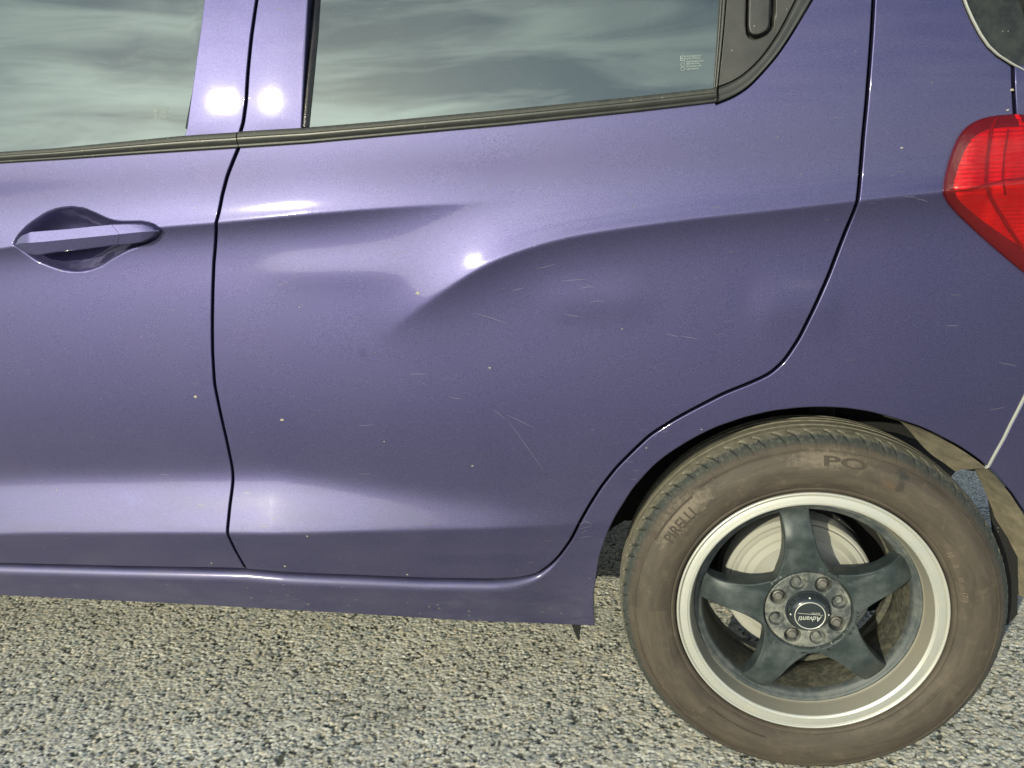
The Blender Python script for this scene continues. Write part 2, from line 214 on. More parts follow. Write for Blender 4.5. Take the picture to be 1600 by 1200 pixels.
def paint():
    m, t, b = mat('purple metallic paint')
    v = obj_coord(t)
    fine = noise(t, v, 900, 2, .7)
    big = noise(t, v, 5, 4, .55)
    base = mix(t, ramp(t, fine, .3, 0, .7, 1), PAINT_A, PAINT_B)
    sep = N(t, 'ShaderNodeSeparateXYZ'); lk(t, v, sep.inputs[0])
    low = ramp(t, sep.outputs[2], .24, 1, .62, 0)                       # road dust settles low on the doors
    veil = mth(t, 'MULTIPLY', low, ramp(t, noise(t, obj_coord(t, (3, 3, 9)), 3, 5, .6), .3, .25, .75, .85))
    grime = mth(t, 'MULTIPLY', ramp(t, sep.outputs[2], .285, .75, .43, 0), ramp(t, noise(t, obj_coord(t, (5, 5, 14)), 4, 7, .7), .36, .25, .66, 1))
    veil = mth(t, 'MAXIMUM', veil, grime)
    veil = mth(t, 'ADD', mth(t, 'MULTIPLY', veil, .40), ramp(t, big, .35, .01, .8, .06))
    sc = specks(t, obj_coord(t, (7, 9, 75), (0, R(-4), 0)), 2.0, .13, .07)          # thin horizontal scratches
    sc2 = specks(t, obj_coord(t, (9, 9, 40), (0, R(22), 0)), 2.6, .10, .04)
    chip = specks(t, obj_coord(t, (1, 1, 1)), 62, .10, .05)
    low2 = ramp(t, sep.outputs[2], .27, 1, .40, 0)
    chip2 = mth(t, 'MULTIPLY', mth(t, 'MULTIPLY', specks(t, obj_coord(t, (.6, 1, 1)), 95, .16, .22), low2), 1.6)
    marks = mth(t, 'MAXIMUM', mth(t, 'MULTIPLY', mth(t, 'MAXIMUM', sc, sc2), .35), mth(t, 'MULTIPLY', mth(t, 'MAXIMUM', chip, chip2), .55))
    dust = mth(t, 'MINIMUM', mth(t, 'ADD', veil, marks), 1.0)
    col = mix(t, dust, base, (.115, .118, .098))
    lk(t, col, b.inputs['Base Color'])
    lk(t, mth(t, 'SUBTRACT', PAINT_MET, mth(t, 'MULTIPLY', dust, .8)), b.inputs['Metallic'])
    lk(t, mth(t, 'ADD', PAINT_ROUGH, mth(t, 'MULTIPLY', dust, .4)), b.inputs['Roughness'])
    lk(t, mth(t, 'SUBTRACT', 1.0, mth(t, 'MULTIPLY', dust, 1.0)), b.inputs['Coat Weight'])
    lk(t, mth(t, 'ADD', .052, mth(t, 'MULTIPLY', dust, .5)), b.inputs['Coat Roughness'])
    b.inputs['Coat IOR'].default_value = 1.5
    peel = noise(t, v, 160, 2, .5)
    bump(t, b, peel, .06, .0004, 'Coat Normal')
    bump(t, b, fine, .22, .0006)
    return m
PAINT_A, PAINT_B, PAINT_MET, PAINT_ROUGH = (.041, .0385, .113), (.094, .087, .210), .90, .50
M_PAINT = paint()
def plastic(name, c, rough=.55, dust=.25, dustc=(.30, .27, .20), scale=30, bstr=.3):
    m, t, b = mat(name); v = obj_coord(t)
    f = ramp(t, noise(t, v, scale, 6, .65), .35, 0, .75, dust)
    col = mix(t, f, c, dustc); sp_ = specks(t, v, 140, .16, .10)
    lk(t, mix(t, mth(t, 'MULTIPLY', sp_, .5), col, (.4, .38, .3)), b.inputs['Base Color'])
    lk(t, mth(t, 'ADD', rough, mth(t, 'MULTIPLY', f, .3)), b.inputs['Roughness'])
    bump(t, b, noise(t, v, 700, 3, .6), bstr, .0006)
    return m
M_TRIM = plastic('dusty black window trim', (.022, .024, .023), .36, .18, (.10, .10, .088))
M_TRIM2 = plastic('matt black corner trim', (.026, .027, .026), .45, .16, (.12, .115, .10))
M_SEAL = plastic('dark flocked seal', (.018, .020, .018), .6, .35, (.10, .11, .09), 120)
M_GLOSSBLACK = plastic('gloss black frame', (.006, .006, .007), .12, .05)
M_DARK = plastic('black cavity', (.004, .004, .004), .9, .0)
M_UNDER = plastic('underseal', (.008, .008, .008), .85, .10, (.05, .045, .035), scale=12)
M_LINER_LIT = plastic('dusty liner in sunlit tone', (.10, .088, .062), .9, .8, (.24, .21, .145), 45, .8)  # dusty, and paler than the main liner: its sunlit part as a separate colour
M_JAMB = plastic('pale seam edge', (.30, .31, .30), .35, .3, (.36, .35, .32))
M_INT = plastic('interior cloth', (.035, .036, .036), .9, .1)

def simple(name, c, rough=.5, met=0.0, coat=0.0):
    m, t, b = mat(name); b.inputs['Base Color'].default_value = tuple(c) + (1,); b.inputs['Roughness'].default_value = rough
    b.inputs['Metallic'].default_value = met; b.inputs['Coat Weight'].default_value = coat; return m

def glass(name, dustf, film):
    m = bpy.data.materials.new(name); m.use_nodes = True; t = m.node_tree; t.nodes.clear()
    o = N(t, 'ShaderNodeOutputMaterial')
    tr = N(t, 'ShaderNodeBsdfTransparent'); tr.inputs[0].default_value = (.20, .25, .23, 1)
    gl = N(t, 'ShaderNodeBsdfGlossy'); gl.inputs['Roughness'].default_value = .012; gl.inputs[0].default_value = (.80, .94, .93, 1)
    df = N(t, 'ShaderNodeBsdfDiffuse'); df.inputs[0].default_value = film + (1,)
    fr = N(t, 'ShaderNodeFresnel'); fr.inputs[0].default_value = 2.6
    v = obj_coord(t, (1, 1, 1))
    streak = noise(t, obj_coord(t, (90, 90, 2.2)), 2.2, 4, .6)
    sepg = N(t, 'ShaderNodeSeparateXYZ'); lk(t, v, sepg.inputs[0])
    sm = mth(t, 'MULTIPLY', ramp(t, streak, .60, 0, .72, 1), ramp(t, sepg.outputs[2], 1.16, 0, 1.25, .5))
    sp_ = mth(t, 'MAXIMUM', specks(t, v, 150, .14, .12), specks(t, v, 60, .06, .25))
    f = mth(t, 'ADD', mth(t, 'MULTIPLY', ramp(t, noise(t, v, 7, 5, .6), .3, .6, .8, 1.3), dustf), mth(t, 'MULTIPLY', mth(t, 'MAXIMUM', sm, sp_), .22))
    m1 = N(t, 'ShaderNodeMixShader'); m2 = N(t, 'ShaderNodeMixShader')
    lk(t, fr.outputs[0], m1.inputs[0]); lk(t, tr.outputs[0], m1.inputs[1]); lk(t, gl.outputs[0], m1.inputs[2])
    lk(t, f, m2.inputs[0]); lk(t, m1.outputs[0], m2.inputs[1]); lk(t, df.outputs[0], m2.inputs[2]); lk(t, m2.outputs[0], o.inputs[0])
    return m
M_GLASS = glass('tinted door glass', .10, (.30, .36, .31))

def rubber():
    m, t, b = mat('dusty brown tyre rubber'); c = N(t, 'ShaderNodeTexCoord')
    sep = N(t, 'ShaderNodeSeparateXYZ'); lk(t, c.outputs['Object'], sep.inputs[0])
    rr = mth(t, 'SQRT', mth(t, 'ADD', mth(t, 'MULTIPLY', sep.outputs[0], sep.outputs[0]), mth(t, 'MULTIPLY', sep.outputs[2], sep.outputs[2])))
    an = mth(t, 'ARCTAN2', sep.outputs[2], sep.outputs[0])
    cb = N(t, 'ShaderNodeCombineXYZ'); lk(t, rr, cb.inputs[0]); lk(t, an, cb.inputs[1]); lk(t, sep.outputs[1], cb.inputs[2])
    def pc(sc):
        mpn = N(t, 'ShaderNodeMapping'); mpn.inputs['Scale'].default_value = sc; lk(t, cb.outputs[0], mpn.inputs[0]); return mpn.outputs[0]
    n1 = noise(t, pc((40, 2.0, 10)), 1.4, 6, .65, .4); n2 = noise(t, c.outputs['Object'], 55, 6, .7); n3 = noise(t, pc((260, 1.5, 40)), 1.0, 4, .6)
    side = mix(t, ramp(t, n1, .32, 0, .72, 1), (.034, .027, .020), (.073, .059, .042))
    side = mix(t, ramp(t, n2, .55, 0, .8, .45), side, (.15, .115, .08))
    side = mix(t, mth(t, 'MULTIPLY', ramp(t, n3, .5, 0, .7, 1), .30), side, (.034, .024, .016))
    # bare tread and the black scuffed shoulder
    tread = mix(t, ramp(t, noise(t, c.outputs['Object'], 80, 5, .7), .3, 0, .7, 1), (.085, .080, .060), (.17, .16, .125))
    shoulder = mix(t, ramp(t, noise(t, c.outputs['Object'], 160, 4, .7), .50, 0, .75, .8), (.026, .031, .029), (.10, .10, .078))
    col = mix(t, ramp(t, rr, .2835, 0, .2860, 1), side, shoulder)
    wob = mth(t, 'ADD', rr, mth(t, 'MULTIPLY', mth(t, 'SUBTRACT', noise(t, c.outputs['Object'], 150, 3, .6), .5), .004))
    col = mix(t, ramp(t, wob, .2960, 0, .2966, 1), col, tread)
    # one black scuff and a rusty smear on the upper sidewall
    def spot(a0, r0, sa, sr):
        da = mth(t, 'DIVIDE', mth(t, 'SUBTRACT', an, a0), sa); dr = mth(t, 'DIVIDE', mth(t, 'SUBTRACT', rr, r0), sr)
        d = mth(t, 'SQRT', mth(t, 'ADD', mth(t, 'MULTIPLY', da, da), mth(t, 'MULTIPLY', dr, dr)))
        d = mth(t, 'ADD', d, mth(t, 'MULTIPLY', mth(t, 'SUBTRACT', noise(t, c.outputs['Object'], 130, 5, .7), .5), 2.6)); return ramp(t, d, .35, 1, 1.15, 0)
    col = mix(t, mth(t, 'MULTIPLY', spot(R(63.5), .2665, .045, .011), .9), col, (.016, .017, .017))
    col = mix(t, mth(t, 'MULTIPLY', spot(R(66), .247, .06, .008), .55), col, (.080, .050, .025))
    col = mix(t, mth(t, 'MULTIPLY', spot(R(62.5), .250, .030, .010), .75), col, (.018, .014, .011))
    # pale dusty sweep on the upper left
    col = mix(t, mth(t, 'MULTIPLY', spot(R(140), .262, .26, .020), .45), col, (.20, .165, .12))
    col = mix(t, mth(t, 'MULTIPLY', spot(R(88), .264, .22, .017), .40), col, (.20, .165, .12))
    lk(t, col, b.inputs['Base Color']); b.inputs['Roughness'].default_value = .72
    bump(t, b, mth(t, 'ADD', noise(t, c.outputs['Object'], 500, 3, .6), mth(t, 'MULTIPLY', n3, .7)), .35, .0008)
    return m
M_RUB = rubber()
M_LET = plastic('dark sidewall lettering', (.034, .027, .020), .8, .5, (.085, .068, .048), 60)
def metalpaint(name, c, dirt, rough=.35, met=.6, df=.5, scale=25):
    m, t, b = mat(name); v = obj_coord(t)
    f = ramp(t, noise(t, v, scale, 7, .7), .42, 0, .78, df); sp_ = specks(t, v, 170, .2, .12)
    lk(t, mix(t, mth(t, 'MAXIMUM', f, mth(t, 'MULTIPLY', sp_, df)), c, dirt), b.inputs['Base Color'])
    lk(t, mth(t, 'ADD', rough, mth(t, 'MULTIPLY', f, .4)), b.inputs['Roughness']); lk(t, mth(t, 'SUBTRACT', met, mth(t, 'MULTIPLY', f, met)), b.inputs['Metallic'])
    bump(t, b, noise(t, v, 400, 3, .6), .15, .0006); return m
M_LIP = metalpaint('machined silver lip', (.52, .53, .49), (.30, .24, .15), .36, .55, .35, 18)
M_DISH = metalpaint('dusty silver dish', (.27, .26, .215), (.20, .16, .10), .5, .35, .5, 18)
M_SPOKE = metalpaint('satin dark grey wheel paint', (.026, .036, .038), (.115, .135, .135), .42, .25, .55, 22)
M_HUB = metalpaint('dusty hub paint', (.055, .065, .068), (.33, .33, .28), .40, .25, .9, 38)
M_NUT = metalpaint('dusty steel nut', (.15, .15, .14), (.17, .14, .10), .55, .5, .6, 60)
M_BARREL = metalpaint('dirty inner barrel', (.040, .042, .034), (.16, .15, .105), .7, .1, .8, 90)
M_RING = metalpaint('dusty grey ring', (.050, .062, .066), (.17, .17, .15), .55, .2, .6, 50)
M_DRUM = metalpaint('cream brake drum', (.30, .305, .28), (.36, .34, .24), .7, .0, .5, 14)
M_CAP = simple('glossy black cap', (.018, .024, .028), .16, 0, .6)
M_CAPTX = simple('silver cap print', (.50, .51, .46), .4, .3)
M_RUSTY = simple('pale buffer', (.62, .36, .19), .7)
M_STEEL = metalpaint('dusty steel', (.25, .25, .23), (.2, .15, .1), .5, .6, .6)

def red_lens():
    m = bpy.data.materials.new('red lamp lens'); m.use_nodes = True; t = m.node_tree; b = t.nodes['Principled BSDF']
    v = obj_coord(t)
    sp_ = mth(t, 'MAXIMUM', specks(t, v, 170, .12, .12), specks(t, obj_coord(t, (9, 9, 50)), 3, .1, .1))
    lk(t, mix(t, mth(t, 'MULTIPLY', sp_, .3), (.95, .035, .045), (.8, .5, .45)), b.inputs['Base Color'])
    b.inputs['Roughness'].default_value = .04; b.inputs['Transmission Weight'].default_value = .94; b.inputs['IOR'].default_value = 1.42
    return m
M_LENS = red_lens()
def lamp_in():
    m, t, b = mat('lamp reflector'); v = obj_coord(t)
    wv = N(t, 'ShaderNodeTexWave', bands_direction='Z'); wv.inputs['Scale'].default_value = 55; wv.inputs['Distortion'].default_value = .6; lk(t, v, wv.inputs['Vector'])
    lk(t, mix(t, ramp(t, noise(t, obj_coord(t, (30, 1, 9)), 1.4, 3), .4, 0, .65, 1), (.62, .03, .035), (.92, .10, .10)), b.inputs['Base Color']); b.inputs['Roughness'].default_value = .22; b.inputs['Metallic'].default_value = .55
    bump(t, b, wv.outputs['Fac'], .22, .002); return m
M_LAMPIN = lamp_in()
M_LAMPDK = simple('lamp divider', (.16, .006, .008), .4)
M_PRINT = simple('etched glass print', (.30, .36, .33), .6)

# ---------------------------------------------------------------- mesh helpers
def link(name, me, m=None, parent=None, loc=None, kind=None, label=None):
    o = bpy.data.objects.new(name, me); COL.objects.link(o)
    if m is not None and me is not None: me.materials.append(m)
    if parent: o.parent = parent
    if loc is not None: o.location = loc
    if kind: o['kind'] = kind
    if label: o['label'] = label
    return o
def raw_mesh(name, V, F, smooth=True, normals=None):
    me = bpy.data.meshes.new(name); me.from_pydata([tuple(map(float, v)) for v in V], [], [tuple(int(i) for i in f) for f in F]); me.update()
    me.polygons.foreach_set('use_smooth', [smooth] * len(me.polygons))
    if normals is not None: me.normals_split_custom_set_from_vertices([tuple(map(float, n)) for n in normals])
    return me
def sharp(me, deg=35):
    bm = bmesh.new(); bm.from_mesh(me); bmesh.ops.recalc_face_normals(bm, faces=bm.faces); a = R(deg)
    for e in bm.edges:
        if len(e.link_faces) == 2 and e.calc_face_angle(0) > a: e.smooth = False
    for f in bm.faces: f.smooth = True
    bm.to_mesh(me); bm.free(); return me
def grid_mesh(name, G, closed_u=False, closed_v=False, deg=None, smooth=True):
    """G: array nu x nv x 3"""
    nu, nv = G.shape[:2]; idx = np.arange(nu * nv).reshape(nu, nv); F = []
    for i in range(nu if closed_u else nu - 1):
        a = idx[i]; b_ = idx[(i + 1) % nu]
        for j in range(nv if closed_v else nv - 1):
            k = (j + 1) % nv; F.append((a[j], b_[j], b_[k], a[k]))
    me = raw_mesh(name, G.reshape(-1, 3), F, smooth)
    return sharp(me, deg) if deg else me
def lathe(name, prof, n=256, deg=None):
    """prof: list of (radius, y); turns about the y axis through the object's origin"""
    p = np.array(prof, float); a = np.linspace(0, 2 * np.pi, n, endpoint=False)
    G = np.stack([p[None, :, 0] * np.cos(a)[:, None], np.broadcast_to(p[None, :, 1], (n, len(p))), p[None, :, 0] * np.sin(a)[:, None]], -1)
    return grid_mesh(name, G, closed_u=True, deg=deg)
def box_me(name, lo, hi, bev=.0, seg=2):
    bm = bmesh.new(); bmesh.ops.create_cube(bm, size=1)
    for v in bm.verts: v.co = Vector([lo[i] + (v.co[i] + .5) * (hi[i] - lo[i]) for i in range(3)])
    if bev: bmesh.ops.bevel(bm, geom=bm.edges[:], offset=bev, segments=seg, affect='EDGES')
    me = bpy.data.meshes.new(name); bm.to_mesh(me); bm.free(); return me
def resamp(p, step):
    p = np.array(p, float); d = np.r_[0, np.cumsum(np.hypot(*np.diff(p, axis=0).T))]; n = max(2, int(d[-1] / step) + 1)
    t = np.linspace(0, d[-1], n); return np.c_[np.interp(t, d, p[:, 0]), np.interp(t, d, p[:, 1])]
def soft(p, step=.004, k=7):
    """resample and round a measured line, ends kept"""
    q = resamp(p, step)
    if len(q) < 2 * k + 2: return q
    w_ = np.hanning(k + 2)[1:-1]; w_ /= w_.sum(); h = k // 2
    pad = np.vstack([2 * q[0] - q[h:0:-1], q, 2 * q[-1] - q[-2:-h - 2:-1]])
    return np.c_[np.convolve(pad[:, 0], w_, 'valid'), np.convolve(pad[:, 1], w_, 'valid')]
def nrm_of(fn, P, e=.0006):
    x, z = P[:, 0], P[:, 1]
    sx = (fn(x + e, z) - fn(x - e, z)) / (2 * e); sz = (fn(x, z + e) - fn(x, z - e)) / (2 * e)
    n = np.c_[-sx, -np.ones(len(x)), -sz]; return n / np.linalg.norm(n, axis=1)[:, None]
def inside(poly, P):
    x, y = P[:, 0], P[:, 1]; r = np.zeros(len(P), bool); n = len(poly)
    for i in range(n):
        x0, y0 = poly[i]; x1, y1 = poly[(i + 1) % n]
        if y0 == y1: continue
        c = ((y0 > y) != (y1 > y)) & (x < (x1 - x0) * (y - y0) / (y1 - y0) + x0); r ^= c
    return r
def area(p): return .5 * np.sum(p[:, 0] * np.roll(p[:, 1], -1) - np.roll(p[:, 0], -1) * p[:, 1])
def clean(p, tol=1e-4):
    k = [0]
    for i in range(1, len(p)):
        if np.hypot(*(p[i] - p[k[-1]])) > tol: k.append(i)
    if np.hypot(*(p[k[-1]] - p[0])) < tol: k = k[:-1]
    return p[k]
def vnorm2(p):
    """outward 2-D normals of a counter-clockwise loop"""
    e = np.roll(p, -1, 0) - p; e /= np.maximum(np.linalg.norm(e, axis=1)[:, None], 1e-9); n = np.c_[e[:, 1], -e[:, 0]]
    m_ = n + np.roll(n, 1, 0); l = np.maximum(np.linalg.norm(m_, axis=1), .6); return m_ / l[:, None] / np.maximum(l[:, None] / 2, .6) 
def panel(name, outline, fn, m, parent, gap=.0022, r=.0016, depth=.016, step=.010, extra=None, kind=None, flip=False, label=None, rfn=None, nseg=4, loc=None):
    """a pressed panel: face over the outline on surface fn, edge rolled inward with radius r"""
    p = clean(np.array(outline, float))
    if area(p) < 0: p = p[::-1]
    n2 = vnorm2(p); rr = np.full(len(p), r) if rfn is None else rfn(p)
    q = p - n2 * (gap + rr)[:, None]
    lo_, hi_ = q.min(0), q.max(0)
    gx, gz = np.meshgrid(np.arange(lo_[0], hi_[0], step), np.arange(lo_[1], hi_[1], step)); P = np.c_[gx.ravel(), gz.ravel()]
    P += rng.uniform(-.15, .15, P.shape) * step
    if extra is not None: P = np.vstack([P] + list(extra))
    inn = inside(q, P)
    P = P[inn]
    # keep clear of the border
    keep = np.ones(len(P), bool)
    for i0 in range(0, len(P), 2000):
        d = np.sqrt(((P[i0:i0 + 2000, None] - q[None]) ** 2).sum(2)).min(1); keep[i0:i0 + 2000] = d > .0012
    P = P[keep]; nb = len(q); A = np.vstack([q, P])
    vv, _, ff, ov, _, _ = delaunay_2d_cdt([Vector(a) for a in A], [], [list(range(nb))], 1, 1e-6)
    A = np.array([[v.x, v.y] for v in vv]); omap = {}
    for i, o_ in enumerate(ov):
        for k in o_: omap[k] = i
    F = [tuple(f) for f in ff]
    s = fn(A[:, 0], A[:, 1]); V = [np.c_[A[:, 0], -s, A[:, 1]]]; NN = [nrm_of(fn, A)]
    base = len(A); prev = [omap.get(i, i) for i in range(nb)]
    sb = fn(q[:, 0], q[:, 1]); nb3 = nrm_of(fn, q); o3 = np.c_[n2[:, 0], np.zeros(nb), n2[:, 1]]; o3 /= np.maximum(np.linalg.norm(o3, axis=1)[:, None], 1e-6)
    for k in range(1, nseg + 2):
        if k <= nseg:
            th = np.pi / 2 * k / nseg; off = (rr * np.sin(th))[:, None]; dep = rr * (1 - np.cos(th)); nn = np.cos(th) * nb3 + np.sin(th) * o3
        else:
            off = rr[:, None]; dep = rr + depth; nn = o3
        xz = q + n2 * off; V.append(np.c_[xz[:, 0], -(sb - dep), xz[:, 1]]); NN.append(nn)
        cur = [base + i for i in range(nb)]; base += nb
        for i in range(nb):
            j = (i + 1) % nb; F.append((prev[i], cur[i], cur[j], prev[j]))
        prev = cur
    V = np.vstack(V); NN = np.vstack(NN); NN /= np.linalg.norm(NN, axis=1)[:, None]
    F2 = []
    for f in F[:len(ff)]:
        a, b_, c = A[f[0]], A[f[1]], A[f[2]]
        F2.append(f if (b_[0] - a[0]) * (c[1] - a[1]) - (b_[1] - a[1]) * (c[0] - a[0]) > 0 else f[::-1])
    F2 += F[len(ff):]
    me = raw_mesh(name, V, F2, True, NN)
    return link(name, me, m, parent, kind=kind, label=label, loc=loc)
def strip(name, lo, hi, prof, m, parent, n=120, fn=None, deg=None):
    """a moulding between two lines; prof = [(share of the width, height proud of the side), ...]"""
    fn = fn or surf
    def par(p):
        p = np.array(p, float); d = np.r_[0, np.cumsum(np.hypot(*np.diff(p, axis=0).T))]; t = np.linspace(0, d[-1], n)
        return np.c_[np.interp(t, d, p[:, 0]), np.interp(t, d, p[:, 1])]
    a, b_ = par(lo), par(hi); G = np.zeros((n, len(prof), 3))
    for j, (v, h) in enumerate(prof):
        q = a + (b_ - a) * v; s = fn(q[:, 0], q[:, 1]) + h; G[:, j] = np.c_[q[:, 0], -s, q[:, 1]]
    me = grid_mesh(name, G, deg=deg); return link(name, me, m, parent)
def tube(name, pts, rad, m, parent, n=10):
    pts = np.array(pts, float); G = []
    for i, p in enumerate(pts):
        d = pts[min(i + 1, len(pts) - 1)] - pts[max(i - 1, 0)]; d /= np.linalg.norm(d)
        u = np.cross(d, [0, 0, 1.0]); u = u if np.linalg.norm(u) > .1 else np.cross(d, [1.0, 0, 0]); u /= np.linalg.norm(u); v = np.cross(d, u)
        a = np.linspace(0, 2 * np.pi, n, endpoint=False); rr = rad[i] if hasattr(rad, '__len__') else rad
        G.append(p + rr * (np.cos(a)[:, None] * u + np.sin(a)[:, None] * v))
    me = grid_mesh(name, np.array(G), closed_v=True); return link(name, me, m, parent)
def ext(p, z, first=False):
    """run a measured line on to height z"""
    p = np.array(p, float); a, b_ = (p[1], p[0]) if first else (p[-2], p[-1])
    t = (z - b_[1]) / (b_[1] - a[1]); e = b_ + (b_ - a) * t
    return np.vstack([e, p]) if first else np.vstack([p, e])
def text_mesh(body, size, bold=0.0, fine=0):
    cu = bpy.data.curves.new('lettering', 'FONT'); cu.body = body; cu.size = size; cu.offset = bold; cu.align_x = 'CENTER'; cu.resolution_u = 3
    o = bpy.data.objects.new('lettering', cu); COL.objects.link(o); dg = bpy.context.evaluated_depsgraph_get(); dg.update()
    me = bpy.data.meshes.new_from_object(o.evaluated_get(dg)); bpy.data.objects.remove(o)
    if fine:
        bm = bmesh.new(); bm.from_mesh(me); bmesh.ops.triangulate(bm, faces=bm.faces); bmesh.ops.subdivide_edges(bm, edges=[e for e in bm.edges if e.calc_length() > fine], cuts=3, use_grid_fill=True); bmesh.ops.triangulate(bm, faces=bm.faces); bm.to_mesh(me); bm.free()
    return me

# ---------------------------------------------------------------- the ground: real coarse aggregate near the car, plain sheet beyond
def ground():
    st = .0023; x = np.arange(-2.15, .80, st); y = np.arange(-.24, 1.22, st); X, Y = np.meshgrid(x, y); cs = .0064
    n = 850; jx = rng.uniform(.05, .95, (n, n)); jy = rng.uniform(.05, .95, (n, n)); hh = rng.uniform(0, 1, (n, n)); tone = rng.uniform(0, 1, (n, n)); szr = rng.uniform(.45, 1.3, (n, n))
    u = (X + 3) / cs; v = (Y + 1) / cs; iu = u.astype(int); iv = v.astype(int); best = np.full(X.shape, 9.0); sec = np.full(X.shape, 9.0); bi = np.zeros(X.shape, int); bj = np.zeros(X.shape, int)
    for a in (-1, 0, 1):
        for b_ in (-1, 0, 1):
            i = (iu + a) % n; j = (iv + b_) % n; d = np.hypot(iu + a + jx[i, j] - u, iv + b_ + jy[i, j] - v) / szr[i, j]
            c = d < best; sec = np.where(c, best, np.minimum(sec, d)); best = np.where(c, d, best); bi = np.where(c, i, bi); bj = np.where(c, j, bj)
    H = hh[bi, bj]; T = tone[bi, bj]; edge = np.clip((sec - best) / .35, 0, 1)
    dome = np.sqrt(edge) * np.clip(1.15 - best * .8, 0, 1)
    present = (H > .18)
    z = -.0030 + present * dome * (.0015 + .0020 * H) + rng.normal(0, .00015, X.shape)
    flat = np.clip(_smooth2(rng.normal(0, 1, (150, 300)), X, Y) * .45 + .12, 0, .45); z = z * (1 - flat); z += .0012 * np.sin(X * 7.1 + 1.3 * np.sin(Y * 5)) * np.sin(Y * 8.3 + X * 3)
    z = np.where((np.abs(X) < .12) & (Y > -.02) & (Y < .2), np.minimum(z, .0005), z)
    V = np.c_[X.ravel(), Y.ravel(), z.ravel()].astype(np.float32); ny, nx = X.shape; idx = np.arange(nx * ny).reshape(ny, nx)
    Q = np.stack([idx[:-1, :-1], idx[:-1, 1:], idx[1:, 1:], idx[1:, :-1]], -1).reshape(-1, 4).astype(np.int32)
    me = bpy.data.meshes.new('asphalt'); me.vertices.add(len(V)); me.vertices.foreach_set('co', V.ravel()); me.loops.add(Q.size); me.loops.foreach_set('vertex_index', Q.ravel())
    me.polygons.add(len(Q)); me.polygons.foreach_set('loop_start', np.arange(0, Q.size, 4, dtype=np.int32)); me.update(calc_edges=True)
    me.polygons.foreach_set('use_smooth', [True] * len(Q))
    sand = _smooth2(rng.normal(0, 1, (60, 120)), X, Y)
    stone = np.stack([.45 + .29 * T, .45 + .29 * T, .405 + .27 * T], -1)
    warm = (tone[bj, bi] > .8)[..., None]; stone = np.where(warm, stone * [1.05, .97, .84], stone); cool = (tone[bj, bi] < .12)[..., None]; stone = np.where(cool, stone * [.45, .52, .58], stone)
    stone = stone * (1 + .08 * _smooth2(rng.normal(0, 1, (24, 48)), X, Y))[..., None]; stone = stone * (1 - .6 * flat[..., None]) + .6 * flat[..., None] * np.array([.60, .585, .50])
    k = (np.maximum(present, flat > .2) * np.clip(edge * 3.0 + flat, 0, 1) * np.clip((1.15 - best) * 4, 0, 1))[..., None]
    binder = np.array([.085, .090, .078]) + np.clip(sand, 0, 1)[..., None] * np.array([.20, .18, .13])
    colr = stone * k + binder * (1 - k)
    ca = me.color_attributes.new('stone', 'FLOAT_COLOR', 'POINT'); ca.data.foreach_set('color', np.concatenate([colr, np.ones(X.shape + (1,))], -1).astype(np.float32).ravel())
    m, t, b = mat('worn coarse asphalt'); a = N(t, 'ShaderNodeVertexColor', layer_name='stone'); v = obj_coord(t)
    lk(t, mix(t, ramp(t, noise(t, v, 900, 3, .7), .3, .35, .7, .0), a.outputs[0], (.10, .10, .09)), b.inputs['Base Color']); b.inputs['Roughness'].default_value = .85
    b.inputs['Specular IOR Level'].default_value = .3
    bump(t, b, noise(t, v, 1300, 2, .6), .5, .0006)
    link('asphalt', me, m, kind='structure')
    m2, t, b = mat('asphalt sheet'); v = obj_coord(t)
    vo = N(t, 'ShaderNodeTexVoronoi'); vo.inputs['Scale'].default_value = 128; lk(t, v, vo.inputs['Vector']); vd = N(t, 'ShaderNodeTexVoronoi', feature='DISTANCE_TO_EDGE'); vd.inputs['Scale'].default_value = 128; lk(t, v, vd.inputs['Vector'])
    g = N(t, 'ShaderNodeRGBToBW'); lk(t, vo.outputs['Color'], g.inputs[0])
    c = mix(t, ramp(t, vd.outputs['Distance'], .03, 0, .14, 1), (.13, .13, .115), ramp(t, g.outputs[0], .2, (.40, .395, .34), .8, (.72, .71, .62)))
    lk(t, c, b.inputs['Base Color']); b.inputs['Roughness'].default_value = .9; bump(t, b, ramp(t, vd.outputs['Distance'], 0, 0, .3, 1), .5, .003)
    # the far sheet lies just under the near one
    Vv = [(-400, -400, -.0058), (400, -400, -.0058), (400, 400, -.0058), (-400, 400, -.0058)]; F = [(0, 1, 2, 3)]
    link('car_park', raw_mesh('car_park', Vv, F, False), m2, kind='structure')
def _smooth2(g, X, Y):
    u = (X + 2.2) / 3.1 * (g.shape[1] - 2); v = (Y + .2) / 1.5 * (g.shape[0] - 2); i = u.astype(int); j = v.astype(int); a = u - i; b_ = v - j
    a = a * a * (3 - 2 * a); b_ = b_ * b_ * (3 - 2 * b_)
    return g[j, i] * (1 - a) * (1 - b_) + g[j, i + 1] * a * (1 - b_) + g[j + 1, i] * (1 - a) * b_ + g[j + 1, i + 1] * a * b_
ground()

